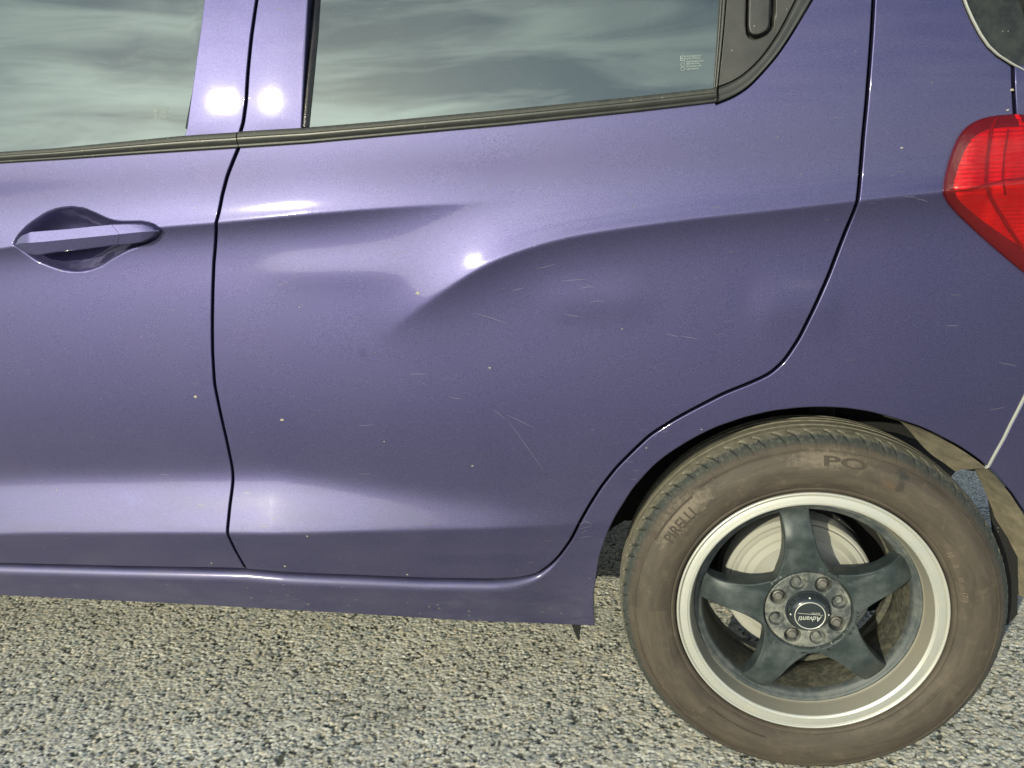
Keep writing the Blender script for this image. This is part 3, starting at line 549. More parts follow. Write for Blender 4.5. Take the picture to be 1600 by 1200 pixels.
# ---------------------------------------------------------------- the car
car = bpy.data.objects.new('parked_car', None); COL.objects.link(car); car.location = (0, 0, 0)
car['label'] = 'purple metallic hatchback with black five-spoke wheels parked on coarse asphalt'; car['category'] = 'car'
TOP = 1.385
gap1 = ext(soft(L_['gap1'], .004, 5), TOP, first=True); bot1 = L_['bot1']; bot2 = soft(L_['bot2'], .004, 9); bot2 = ext(bot2, TOP)
arch = soft(L_['arch'][1:], .004, 9); arch = np.vstack([L_['arch'][:1], arch])
mlo1, mhi1, mlo2, mhi2 = (L_[k] for k in ('mould_lo1', 'mould_hi1', 'mould_lo2', 'mould_hi2'))
XF = -2.05
def left(p, x): a, b_ = p[0], p[2]; return np.vstack([[x, a[1] + (b_[1] - a[1]) / (b_[0] - a[0]) * (x - a[0])], p])
bot1 = left(bot1, XF); mlo1 = left(mlo1, XF + .02); mhi1 = left(mhi1, XF + .02); sill = left(L_['sill'], -3.05)
bel1 = (mlo1 + mhi1) / 2 if len(mlo1) == len(mhi1) else None
def belt_mid(a, b_): n = 60; return (resn(a, n) + resn(b_, n)) / 2
def resn(p, n):
    p = np.array(p, float); d = np.r_[0, np.cumsum(np.hypot(*np.diff(p, axis=0).T))]; t = np.linspace(0, d[-1], n); return np.c_[np.interp(t, d, p[:, 0]), np.interp(t, d, p[:, 1])]
belt1, belt2 = belt_mid(mlo1, mhi1), belt_mid(mlo2, mhi2)
fwr = ext(L_['fwin_rear'], TOP, first=True)       # top to bottom
frf = ext(L_['fr_frame'], TOP, first=True)
trim_out = ext(soft(L_['trim_out'], .004, 7), TOP)
# crease-following points so that the pressed lines stay crisp
def along(Cv, offs, step=.006, xr=None):
    q = resamp(Cv, step); e = np.gradient(q, axis=0); e /= np.linalg.norm(e, axis=1)[:, None]; n = np.c_[-e[:, 1], e[:, 0]]
    if xr is not None: k = (q[:, 0] > xr[0]) & (q[:, 0] < xr[1]); q = q[k]; n = n[k]
    return [q + n * o_ for o_ in offs]
cre = along(C1, (-.012, -.007, -.003, 0, .003, .007, .012)) + along(C2, (-.012, -.007, -.003, 0, .003, .007, .012), xr=(-.7, .6)) + along(C3, (-.006, -.003, -.001, .001, .004))

# front door with the pressed handle cup
HOLE = soft(np.vstack([L_['handle_hole'], L_['handle_hole'][:1]]), .003, 7)[:-1]
def poly_in_dist(poly, x, z):
    P = np.c_[np.ravel(x), np.ravel(z)]; D = np.zeros(len(P)); lo_, hi_ = poly.min(0) - .002, poly.max(0) + .002
    k = np.all((P > lo_) & (P < hi_), 1)
    if k.any():
        Q = P[k]; a = poly; b_ = np.roll(poly, -1, 0); e = b_ - a; L = np.maximum((e ** 2).sum(1), 1e-14)
        t = np.clip(((Q[:, None, 0] - a[:, 0]) * e[:, 0] + (Q[:, None, 1] - a[:, 1]) * e[:, 1]) / L, 0, 1)
        d = np.sqrt(((Q[:, None] - a - t[..., None] * e) ** 2).sum(2)).min(1); D[k] = np.where(inside(poly, Q), d, 0)
    return D.reshape(np.shape(x))
def surf_fd(x, z):
    D = poly_in_dist(HOLE, x, z); Dp = np.sqrt(D * D + .003 ** 2) - .003; q = np.clip(Dp / .042, 0, 1)
    return surf(x, z) - .029 * (1 - (1 - q) ** 2)
hx, hz_ = np.meshgrid(np.arange(HOLE[:, 0].min(), HOLE[:, 0].max(), .0022), np.arange(HOLE[:, 1].min(), HOLE[:, 1].max(), .0022)); hp = np.c_[hx.ravel(), hz_.ravel()]
n2h = vnorm2(HOLE if area(HOLE) > 0 else HOLE[::-1]); hh_ = HOLE if area(HOLE) > 0 else HOLE[::-1]
hp_out = hh_ + n2h * .001; hp_out2 = hh_ + n2h * .004
front = np.vstack([bot1, gap1[::-1], fwr, belt1[::-1][belt1[::-1][:, 0] < fwr[-1, 0] - .002]])
front_door = panel('front_door', front, surf_fd, M_PAINT, car, extra=cre + [hp, hp_out, hp_out2])
rear = np.vstack([gap1[::-1][:0], bot2, [trim_out[-1] + [.003, 0]], trim_out[::-1], belt2[::-1][belt2[::-1][:, 0] > frf[-1, 0] + .002], frf[::-1], gap1[:-1] + [.0001, 0]])
rear_door = panel('rear_door', rear, surf, M_PAINT, car, extra=cre)
# side panel: sill, wheel arch and rear quarter in one pressing
seam = L_['seam']; hatch = L_['hatch']; spoil = ext(L_['spoil'][:8], TOP, first=True)
sillbot = sill[:-1]
side = np.vstack([sillbot, arch, seam[1:], [[.345, .735]], [[.315, .86]], hatch[::-1], spoil[::-1][1:], bot2[::-1], bot1[::-1][1:-1], [[-2.06, .326]], [[-3.05, .326]]])
def rside(p): return .0020 + .0175 * (1 - _sstep(-.50, -.38, p[:, 0])) * (p[:, 1] > .30) * (p[:, 0] > -3.0) * (p[:, 0] < -.3)
def surf_side(x, z): return surf(x, z) + .0130 * (1 - _sstep(-.52, -.37, x)) * (1 - _sstep(.330, .365, z))
side_panel = panel('side_panel', side, surf_side, M_PAINT, car, extra=cre, rfn=rside, nseg=6, depth=.022)
bump_out = np.vstack([seam[::-1], L_['arch2'], [[.43, .24], [.80, .26], [.80, .72], [.345, .735]]])
rear_bumper = panel('rear_bumper', bump_out, surf, M_PAINT, car, depth=.03)
tg = np.vstack([hatch, [[.315, .86], [.345, .735], [.80, .72], [.80, 1.12], [.30, 1.06], [.2268, 1.0970]]])
panel('tailgate', tg, surf, M_PAINT, car, depth=.02)
jl = seam
strip('seam_edge', seam - [.0030, .0012], seam + [.0030, .0012], [(0, -.004), (.1, .0008), (.42, .0014), (.5, -.001), (.58, .0014), (.9, .0008), (1, -.004)], M_JAMB, side_panel, 40, deg=50)

# belt mouldings, rounded with a fine lip at the bottom
mp_ = [(0, -.010), (0, .0035), (.08, .0050), (.13, .0050), (.17, .0036), (.24, .0062), (.38, .0088), (.55, .0096), (.72, .0085), (.88, .0055), (.97, .0015), (1, -.012)]
for a_, b_, par_ in ((mlo1, mhi1, front_door), (mlo2, mhi2, rear_door)):
    ra_, rb_ = resn(a_, 200), resn(b_, 200); strip('window_seal', ra_ + (rb_ - ra_) * .60, rb_ + (rb_ - ra_) * .02, [(0, .004), (.03, .0098), (.2, .0102), (.8, .0088), (.96, .006), (1, -.010)], M_SEAL, par_, 200)
strip('belt_moulding', mlo1, mhi1, mp_, M_TRIM, front_door, 200)
strip('belt_moulding', mlo2 , mhi2, mp_, M_TRIM, rear_door, 200)

# window glass
def gl_s(x, z): return surf(x, np.full_like(z, 1.085)) - .0085 - math.tan(R(11.8)) * (z - 1.085) - .10 * np.clip(z - 1.085, 0, 1) ** 2
def glass_pane(outline, parent):
    p = clean(np.array(outline)); return panel('window_glass', p, gl_s, M_GLASS, parent, gap=0, r=.0008, depth=.003, step=.03, nseg=1)
g1 = np.vstack([resn(mlo1, 30) + [0, .004], [fwr[-1] + [.006, -.01]], fwr[::-1][1:] + [.006, 0], [[-1.95, TOP]]]); glass_pane(g1, front_door)
rwf = ext(L_['rwin_front'], TOP, first=True); rwr = ext(L_['rwin_rear'], TOP, first=True)
g2 = np.vstack([resn(mlo2[1:], 30)[3:] + [0, .004], rwr[::-1] + [.003, 0], rwf + [-.010, 0]]); glass_pane(g2, rear_door)
# black channels beside the glass
def gl_up(x, z): return gl_s(x, z) + .0035
strip('window_channel', frf[:, :] + [-.004, 0], rwf + [0, 0], [(0, -.010), (0, -.001), (.3, .001), (.85, .0008), (1, -.003)], M_GLOSSBLACK, rear_door, 40, fn=gl_up)
fw_in = fwr + [-.0035, 0]
strip('window_channel', fw_in, fwr + [.004, 0], [(0, -.006), (.05, .000), (.95, .000), (1, -.002)], M_GLOSSBLACK, front_door, 40, fn=gl_up)
dvr = ext(L_['div_r'], TOP, first=True)
def blend_s(x, z): return surf(x, z) - .004
strip('window_divider', rwr, dvr, [(0, -.012), (.04, -.0015), (.25, .0), (.40, -.001), (.50, -.0035), (.55, .0005), (.75, .0010), (.93, .0002), (.96, -.006), (1, -.008)], M_TRIM, rear_door, 60, fn=blend_s)

# rear corner trim with its moulded pull handle
tin = ext(soft(L_['trim_in'], .004, 7), TOP)
POC = L_['pocket']; POC = np.vstack([[POC[0] + (POC[0] - POC[1]) * 3.2], POC[1:-1], [POC[-1] + (POC[-1] - POC[-2]) * 5.0]])
pp = soft(POC, .002, 7); pp = np.vstack([pp, [pp[0]]])[:-1]
def surf_tr(x, z):
    D = poly_in_dist(pp, x, z); q = np.clip(D / .004, 0, 1); q = q * q * (3 - 2 * q)
    c = _sdist_cache(x, z)
    return surf(x, z) - .0060 - .003 * c - .016 * q
def _sdist_cache(x, z):
    return np.clip((np.asarray(x) + .135) / .05, 0, 1) ** 2
tr = np.vstack([dvr[-1:] * 1.0, tin, dvr[:1]])
tr = np.vstack([dvr[::-1][:1], tin, dvr[:-1]])
cx_, cz_ = np.meshgrid(np.arange(pp[:, 0].min() - .004, pp[:, 0].max() + .004, .002), np.arange(pp[:, 1].min() - .004, pp[:, 1].max() + .004, .002))
corner_trim = panel('corner_trim', tr, surf_tr, M_TRIM2, rear_door, gap=.0008, r=.001, depth=.006, extra=[np.c_[cx_.ravel(), cz_.ravel()]])
PU = L_['pull']; PU = np.vstack([[PU[0] + (PU[0] - PU[1]) * 3.0], PU[1:-1], [PU[-1] + (PU[-1] - PU[-2]) * 4.0]]); pu = soft(PU, .002, 7)
panel('pull_handle', pu, lambda x, z: surf(x, z) - .0045 - .08 * np.clip(x + .105, 0, 1), M_TRIM2, corner_trim, gap=.0002, r=.0022, depth=.012)
nt_ = min(len(trim_out), len(tin))
strip('trim_surround', trim_out + [.0006, -.0006], tin + [.0004, -.0002], [(0, -.010), (.02, -.002), (.10, .0006), (.16, .0010), (.22, -.0006), (.40, .0006), (.70, .0012), (.88, .0008), (.96, -.003), (1, -.008)], M_TRIM, rear_door, 120)
dgo = np.vstack([mlo2[-1:], mhi2[-1:]])
strip('moulding_joint', dgo + [.0008, 0], dgo + [.0026, 0], [(0, -.004), (.1, -.0005), (.9, -.0005), (1, -.004)], M_GLOSSBLACK, rear_door, 8)

# etched maker's marks on the glass
def glass_print(cx, cz, sc, parent, seed):
    r_ = np.random.default_rng(seed); V = []; F = []
    def q(x0, z0, x1, z1):
        b0 = len(V)
        for x, z in ((x0, z0), (x1, z0), (x1, z1), (x0, z1)):
            X_ = cx + x * sc; Z_ = cz + z * sc; V.append((X_, -(gl_s(np.array([X_]), np.array([Z_]))[0] + .0006), Z_))
        F.append((b0, b0 + 1, b0 + 2, b0 + 3))
    for a in ((-10, 5, -4, 5.5), (-10, 10.5, -4, 11), (-10, 5.5, -9.5, 10.5), (-4.5, 5.5, -4, 10.5)): q(*a)
    q(-8.4, 7, -6, 7.6); q(-8.4, 7.6, -7.8, 9.4)
    for k in range(16):
        a = k / 16 * 2 * math.pi
        for cz2 in (0.5, -5.0):
            q(-7 + 2.3 * math.cos(a) - .25, cz2 + 2.3 * math.sin(a) - .25, -7 + 2.3 * math.cos(a) + .3, cz2 + 2.3 * math.sin(a) + .3)
    for k, zr in enumerate((10, 7.2, 3.6, .8, -2.4, -5.6)):
        x = -2.6; xe = (16, 15, 19, 13, 17, 12)[k]
        while x < xe:
            w_ = r_.uniform(.5, 1.1)
            q(x, zr - .9, x + w_ * .35, zr + .9)
            if r_.random() < .6: q(x, zr + .55, x + w_, zr + .9)
            if r_.random() < .6: q(x, zr - .9, x + w_, zr - .55)
            x += w_ + .45
    link('glass_print', raw_mesh('glass_print', V, F, False), M_PRINT, parent)
glass_print(-.2000, 1.121, .00108, rear_door, 3)
glass_print(-1.000, 1.0985, .00095, front_door, 5)

# door handle
ht, hr, hb = L_['handle_top'], L_['handle_ridge'], L_['handle_bot']
def handle_piece(name, x0, x1, parent, slant):
    n = 70; f = np.linspace(0, 1, n); rows = []
    for v, (kind_, hgt) in enumerate((('t', -.012), ('t', .0110), ('t', .0138), ('r', .0177), ('r', .0180), ('r', .0177), ('b', .0138), ('b', .011), ('b', -.012))):
        xa = x0 + (0 if x0 < -1.2 else slant(kind_)); xb = x1 + (slant(kind_) if x1 < -1.05 else 0); x = xa + (xb - xa) * f
        zt, zr, zb = np.interp(x, ht[:, 0], ht[:, 1]), np.interp(x, hr[:, 0], hr[:, 1]), np.interp(x, hb[:, 0], hb[:, 1])
        if v == 2: z = zt - .0012
        elif v == 3: z = zr + .0012
        elif v == 5: z = zr - .0012
        elif v == 6: z = zb + .0014
        else: z = {'t': zt, 'r': zr, 'b': zb}[kind_]
        taper = np.clip((x - ht[0, 0]) / .035, 0, 1) ** .6 * np.clip((ht[-1, 0] - x) / .03 + .05, 0, 1) ** .5
        s = surf(np.full(n, -1.14), np.full(n, .918)) + (x + 1.14) * -.012 + hgt * np.where(hgt > 0, .35 + .65 * taper, 1); rows.append(np.c_[x, -s, z])
    G = np.array(rows).transpose(1, 0, 2)
    me = grid_mesh(name, G, closed_v=True); bm = bmesh.new(); bm.from_mesh(me); bmesh.ops.holes_fill(bm, edges=[e for e in bm.edges if e.is_boundary]); bm.to_mesh(me); bm.free(); sharp(me, 24)
    return link(name, me, M_PAINT, parent)
sl = lambda k: {'t': -.006, 'r': .007, 'b': -.001}[k]
hd = handle_piece('door_handle', ht[0, 0], -1.0830, front_door, sl)
handle_piece('handle_cap', -1.0822, ht[-1, 0] - .0005, front_door, sl)

# tail lamp
LP = soft(np.vstack([L_['lamp'], L_['lamp'][:1]]), .004, 5)[:-1]
def lamp_s(x, z):
    D = poly_in_dist(LP, x, z); q = np.clip(D / .030, 0, 1)
    fz = np.interp(x, L_['lamp_fac'][:, 0], L_['lamp_fac'][:, 1])
    return surf(x, z) + .003 + .009 * (1 - (1 - q) ** 2) + q * (.006 - .05 * np.clip(z - fz, 0, 1) - .06 * np.clip(fz - z, 0, 1))
tail_lamp = link('tail_lamp', None, None, car)
panel('lens', LP, lamp_s, M_LENS, tail_lamp, gap=.0002, r=.003, depth=.012, step=.006)
panel('reflector', LP, lambda x, z: lamp_s(x, z) - .012, M_LAMPIN, tail_lamp, gap=.003, r=.001, depth=.006, step=.008)
ring = LP.copy(); cen = ring.mean(0); e2 = vnorm2(ring if area(ring) > 0 else ring[::-1]); rg = ring if area(ring) > 0 else ring[::-1]
lo2 = np.vstack([rg, rg[:1]]); hi2 = np.vstack([rg - e2 * .0085, (rg - e2 * .0085)[:1]])
M_LRIM = simple('lens rim', (.95, .02, .05), .25, 0, .5)
def lam_in(x, z): return lamp_s(x, z) - .009
strip('lens_rim', lo2, hi2, [(.15, -.001), (.3, .001), (.8, .001), (1, -.002)], M_LRIM, tail_lamp, 200, fn=lam_in)
la = L_['lamp_arc']; strip('lamp_rib', la, la + [.004, .001], [(0, -.004), (.1, .003), (.9, .003), (1, -.004)], M_LAMPDK, tail_lamp, 60, fn=lam_in)
la2 = np.array([[.262, .858], [.285, .862], [.34, .868]]); strip('lamp_rib', la2, la2 + [0, .010], [(0, -.002), (.1, .004), (.9, .005), (1, -.002)], M_LAMPIN, tail_lamp, 20, fn=lam_in)
lf = L_['lamp_fac']; strip('lamp_rib', lf - [0, .0012], lf + [0, .0012], [(0, -.003), (.2, .002), (.8, .002), (1, -.003)], M_LAMPDK, tail_lamp, 40, fn=lam_in)
la3 = la[1:5] + [.022, .0]; strip('lamp_rib', la3, la3 + [.0025, 0], [(0, -.003), (.2, .001), (.8, .001), (1, -.003)], M_LAMPDK, tail_lamp, 30, fn=lam_in)

# scratches and flecks of dirt on the paint
def marks_mesh():
    V = []; F = []
    for x0, z0, x1, z1, w_ in SCRATCHES:
        n = 6; t = np.linspace(0, 1, n); x = x0 + (x1 - x0) * t; z = z0 + (z1 - z0) * t + .0006 * np.sin(t * 5 + x0 * 40); dx, dz = x1 - x0, z1 - z0; l = math.hypot(dx, dz)
        hw = .00045 * w_ * np.sin(np.pi * (t * .94 + .03)) ** .5
        for sg in (-1, 1):
            X_ = x - dz / l * hw * sg; Z_ = z + dx / l * hw * sg; V += list(np.c_[X_, -(surf(X_, Z_) + .00025), Z_])
        b0 = len(V) - 2 * n; F += [(b0 + i, b0 + i + 1, b0 + n + i + 1, b0 + n + i) for i in range(n - 1)]
    return raw_mesh('scratches', V, F, False)
link('scratches', marks_mesh(), simple('scratched clear coat', (.13, .125, .18), .5), car, kind='stuff')
def flecks_mesh():
    V = []; F = []
    for x0, z0, r_ in FLECKS:
        n = 9; rj = r_ * rng.uniform(.45, 1.0, n); a = np.linspace(0, 2 * np.pi, n, endpoint=False); X_ = x0 + rj * np.cos(a) * .9; Z_ = z0 + rj * np.sin(a) * .55
        X_ = np.r_[X_, x0]; Z_ = np.r_[Z_, z0]; s_ = surf(X_, Z_) + .0003; s_[-1] += .0006; b0 = len(V); V += list(np.c_[X_, -s_, Z_]); F += [(b0 + i, b0 + (i + 1) % n, b0 + n) for i in range(n)]
    return raw_mesh('dirt_flecks', V, F, True)
link('dirt_flecks', flecks_mesh(), simple('dried dirt', (.30, .285, .22), .9), car, kind='stuff')

# black glass and spoiler side beside the tailgate
sp0 = ext(L_['spoil'], TOP, first=True)
qd = np.vstack([sp0, [[.42, 1.04]], [[.42, TOP]]])
def spo_s(x, z): return surf(x, z) - .002 - .10 * np.clip(x - .2, 0, 1)
spoiler = panel('spoiler_side', qd, spo_s, plastic('speckled gloss black', (.008, .010, .009), .10, .25, (.10, .10, .08), 60), car, gap=.0008, r=.002, depth=.02)
strip('spoiler_edge', sp0 + [.0000, .0003], sp0 + [.0022, .0012], [(0, -.004), (.15, .0006), (.85, .0010), (1, -.003)], M_JAMB, spoiler, 120)
s1 = np.array([[.150, TOP], [.178, 1.29], [.200, 1.20], [.222, 1.150], [.262, 1.100], [.35, 1.03]]) + [.012, .0]
strip('spoiler_edge', soft(s1, .004, 5), soft(s1, .004, 5) + [.006, .003], [(0, -.003), (.15, .004), (.85, .005), (1, -.003)], M_TRIM, spoiler, 80, fn=spo_s, deg=40)
strip('spoiler_edge', soft(s1, .004, 5) + [.028, .014], soft(s1, .004, 5) + [.037, .019], [(0, -.003), (.15, .006), (.85, .007), (1, -.003)], M_JAMB, spoiler, 80, fn=spo_s, deg=40)

# ---- what closes the body: inner shell blackened so panel gaps look shaded, roof, far side, floor, cabin
def shell(name, pts, fn, m, parent): return panel(name, pts, fn, m, parent, gap=.0, r=.0005, depth=.002, step=.03, nseg=1)
in_s = lambda x, z: surf(x, z) - .042
inner = np.vstack([[[-2.9, .30], [-.34, .30]], arch[::4][4:-2] + [0, .035], [[.30, .60], [.55, .80], [.40, 1.06], [-2.9, 1.02]]])
shell('inner_shell', inner, in_s, M_DARK, car)
posts = np.array([[-.975, 1.02], [-.745, 1.02], [-.72, TOP], [-.92, TOP]]); shell('inner_post', posts, in_s, M_DARK, car)
posts = np.array([[-.150, 1.02], [.38, 1.02], [.30, TOP], [-.135, TOP]]); shell('inner_post', posts, in_s, M_DARK, car)
def roof_mesh():
    xs = np.linspace(-2.3, .42, 40); G = []
    for x in xs:
        s = float(surf(np.array([x]), np.array([TOP]))[0]); row = []
        drop = .10 * max(0, (x + .1)) ** 1.5 + .35 * max(0, -1.35 - x) ** 1.6
        for v in np.linspace(0, 1, 14):
            y = -s + .002 + v * (1.52 + 2 * s - .0); h = TOP - .004 + .105 * (1 - abs(2 * v - 1) ** 2.6) - drop * (.15 + .85 * (1 - abs(2 * v - 1) ** 3)); row.append((x, y, h))
        G.append(row)
    return grid_mesh('roof', np.array(G))
link('roof', roof_mesh(), M_PAINT, car)
W_ = 1.50
link('far_side', box_me('far_side', (-2.9, W_ + .01, .25), (.40, W_ + .05, 1.06)), M_PAINT, car)
link('far_inner', box_me('far_inner', (-2.9, W_ - .02, .24), (.40, W_ + .008, 1.03)), M_DARK, car)
link('far_glass', box_me('far_glass', (-2.6, W_ - .02, 1.04), (.35, W_ - .01, TOP + .03)), M_INT, car)
link('floor_pan', box_me('floor_pan', (-3.0, .12, .235), (-.36, W_ - .02, .27)), M_UNDER, car)
link('floor_pan', box_me('floor_pan', (-.36, .32, .44), (.06, W_ - .15, .48)), M_DARK, car)
link('rear_floor', box_me('rear_floor', (.06, .34, .56), (.42, W_ - .15, .60)), M_DARK, car)
link('wheelhouse', box_me('wheelhouse', (-.37, .255, .33), (.10, .275, .70)), M_DARK, car)
for nm_, yy_ in (('liner_shade', .09), ('upper_shade', .24), ('rear_shade', .215), ('front_shade', .215)):  # black sheets added where the arch hollow lies in deep shade
    V_ = [(x, yy_, z) for x, z in L_[nm_]] + [(x, yy_ + .006, z) for x, z in L_[nm_]]; k_ = len(L_[nm_])
    link('arch_shade_sheet', raw_mesh('arch_shade_sheet', V_, [tuple(range(k_)), tuple(range(2 * k_ - 1, k_ - 1, -1))] + [(i, i + k_, (i + 1) % k_ + k_, (i + 1) % k_) for i in range(k_)], False), M_DARK, car)
link('bulkhead', box_me('bulkhead', (-3.0, .05, .27), (-2.95, W_, 1.0)), M_DARK, car)
link('tailgate_inner', box_me('tailgate_inner', (.46, .30, .60), (.50, W_ - .1, 1.38), .02), M_PAINT, car)
def seat_me(x):
    bm = bmesh.new(); prof = [(-.02, .50), (.02, .46), (.46, .46), (.50, .50), (.49, .60), (.10, .62), (-.02, 1.10), (-.06, 1.22), (-.14, 1.24), (-.17, 1.18), (-.12, .80)]
    lo_ = [bm.verts.new((x - a, .31, b_ + .12)) for a, b_ in prof]; hi_ = [bm.verts.new((x - a, .74, b_ + .12)) for a, b_ in prof]
    bm.faces.new(lo_); bm.faces.new(hi_[::-1])
    for i in range(len(prof)): j = (i + 1) % len(prof); bm.faces.new((lo_[i], hi_[i], hi_[j], lo_[j]))
    bmesh.ops.recalc_face_normals(bm, faces=bm.faces); bmesh.ops.bevel(bm, geom=bm.edges[:], offset=.03, segments=3, affect='EDGES', clamp_overlap=True)
    me = bpy.data.meshes.new('seat'); bm.to_mesh(me); bm.free(); me.polygons.foreach_set('use_smooth', [True] * len(me.polygons)); return me
link('rear_window', box_me('rear_window', (.395, .16, 1.0), (.41, W_ - .14, 1.40)), M_GLOSSBLACK, car)
link('seat', seat_me(-1.15), M_INT, car); link('seat', seat_me(-.30), M_INT, car)
link('cabin_floor', box_me('cabin_floor', (-2.2, .12, .44), (-.38, W_ - .03, .46)), M_INT, car)
tube('seat_belt', [(-1.02, .07, 1.35), (-1.12, .10, 1.15), (-1.22, .25, .90), (-1.30, .40, .66)], .018, simple('belt webbing', (.09, .095, .09), .8), car, 6)
# the front of the car, beyond the frame: fender, bonnet edge
fen = np.array([[XF, .327], [XF, 1.035], [-2.35, 1.02], [-2.75, .96], [-3.05, .88], [-3.05, .60], [-2.74, .55], [-2.70, .50]] + [[-2.385 + .345 * math.cos(a), .285 + .345 * math.sin(a)] for a in np.linspace(R(155), R(25), 24)] + [[-2.06, .40]])
panel('front_wing', fen[::-1], surf, M_PAINT, car, step=.03)
link('bonnet', grid_mesh('bonnet', np.array([[(x, -float(surf(np.array([x]), np.array([.97]))[0]) + .01 + v * 1.45, 1.03 - .0 * v + .05 * (1 - abs(2 * v - 1) ** 2.4) - .16 * max(0, -2.2 - x)) for v in np.linspace(0, 1, 12)] for x in np.linspace(-3.05, -2.0, 14)])), M_PAINT, car)

wsV = [(-2.62, .10, 1.06), (-2.62, 1.44, 1.06), (-2.0, 1.36, 1.44), (-2.0, .14, 1.44), (-2.62, .10, 1.055), (-2.62, 1.44, 1.055), (-2.0, 1.36, 1.435), (-2.0, .14, 1.435)]
link('windscreen', raw_mesh('windscreen', wsV, [(0, 1, 2, 3), (4, 7, 6, 5), (0, 3, 7, 4), (1, 5, 6, 2), (0, 4, 5, 1), (3, 2, 6, 7)], False), M_GLASS, car)
link('dashboard', box_me('dashboard', (-2.55, .05, .75), (-2.05, W_ - .05, 1.03), .05), M_INT, car)
# wheel arch liner: swept in from the arch lip
full_arch = np.vstack([arch, L_['arch2']])
def liner_mesh(line, ys, grow=.010):
    q = resamp(line, .008); c = np.array([0, .29]); d = q - c; d /= np.linalg.norm(d, axis=1)[:, None]; s = surf(q[:, 0], q[:, 1]); G = np.zeros((len(q), len(ys), 3))
    for j, (y, g_) in enumerate(ys):
        qq = q + d * g_; G[:, j] = np.c_[qq[:, 0], -s + y, qq[:, 1]]
    return grid_mesh('wheel_arch_liner', G)
link('wheel_arch_liner', liner_mesh(arch[3:], [(.008, .003), (.012, .006), (.06, .014), (.12, .014), (.20, .012), (.255, -.02)]), M_UNDER, car)  # main liner kept near black: the shade inside the arch is in its colour
la_ = resamp(arch, .004); la_ = la_[la_[:, 0] > .085]; tpr = _sstep(0, .75, np.linspace(0, 1, len(la_)))[:, None]
dl_ = la_ - [0, .29]; dl_ /= np.linalg.norm(dl_, axis=1)[:, None]; sl_ = surf(la_[:, 0], la_[:, 1])
link('liner_lit_edge', grid_mesh('liner_lit_edge', np.stack([np.c_[(la_ - dl_ * g_ * tpr)[:, 0], -sl_ + y_, (la_ - dl_ * g_ * tpr)[:, 1]] for y_, g_ in ((.003, .001), (.010, .006), (.025, .016), (.042, .026), (.050, .034))], 1)), M_LINER_LIT, car)  # sunlit strip of the dusty liner, built as its own paler piece
lb_ = resamp(L_['arch2'], .006); tb_ = (.25 + 1.5 * np.linspace(0, 1, len(lb_)) ** .8)[:, None]; db_ = lb_ - [0, .29]; db_ /= np.linalg.norm(db_, axis=1)[:, None]; sb_ = surf(lb_[:, 0], lb_[:, 1])
link('bumper_flange', grid_mesh('bumper_flange', np.stack([np.c_[(lb_ - db_ * g_ * tb_)[:, 0], -sb_ + y_, (lb_ - db_ * g_ * tb_)[:, 1]] for y_, g_ in ((.003, .001), (.010, .006), (.025, .016), (.045, .026), (.052, .030))], 1)), M_LINER_LIT, car)
bw = np.vstack([[[-.345, .30]], arch[::3][8:-6] + [0, .012], [[.16, .60], [.10, .44], [-.20, .40]]])
link('inner_arch_wall', panel('inner_arch_wall', bw, lambda x, z: np.full_like(x, -.245), M_DARK, car, gap=0, r=.0005, depth=.002, step=.05, nseg=1).data, None, car) if False else panel('inner_arch_wall', bw, lambda x, z: np.full_like(x, -.245), M_DARK, car, gap=0, r=.0005, depth=.002, step=.05, nseg=1)
# rear inner edge of the sill, small black stone guard below it
bm = bmesh.new(); fl = L_['flap']; fs = .03
a_ = [bm.verts.new((x, .056, z)) for x, z in fl]; b2_ = [bm.verts.new((x, .062, z)) for x, z in fl]; bm.faces.new(a_); bm.faces.new(b2_[::-1])
for i in range(4): j = (i + 1) % 4; bm.faces.new((a_[i], b2_[i], b2_[j], a_[j]))
bmesh.ops.recalc_face_normals(bm, faces=bm.faces); me = bpy.data.meshes.new('stone_guard'); bm.to_mesh(me); bm.free(); link('stone_guard', me, M_DARK, car)
link('sill_end', box_me('sill_end', (-.372, .060, .245), (-.350, .12, .50), .004), M_UNDER, car)
tube('axle_beam', [(0, .20, .27), (-.02, .35, .25), (-.04, .75, .245), (-.02, 1.15, .25), (0, 1.3, .27)], .035, M_UNDER, car, 12)
tube('shock_absorber', [(.045, .20, .30), (.05, .21, .62)], .022, M_UNDER, car, 12)
tube('muffler', [(.10, .55, .33), (.14, .58, .33), (.42, .75, .33), (.46, .78, .33)], [.03, .09, .09, .03], M_UNDER, car, 16)

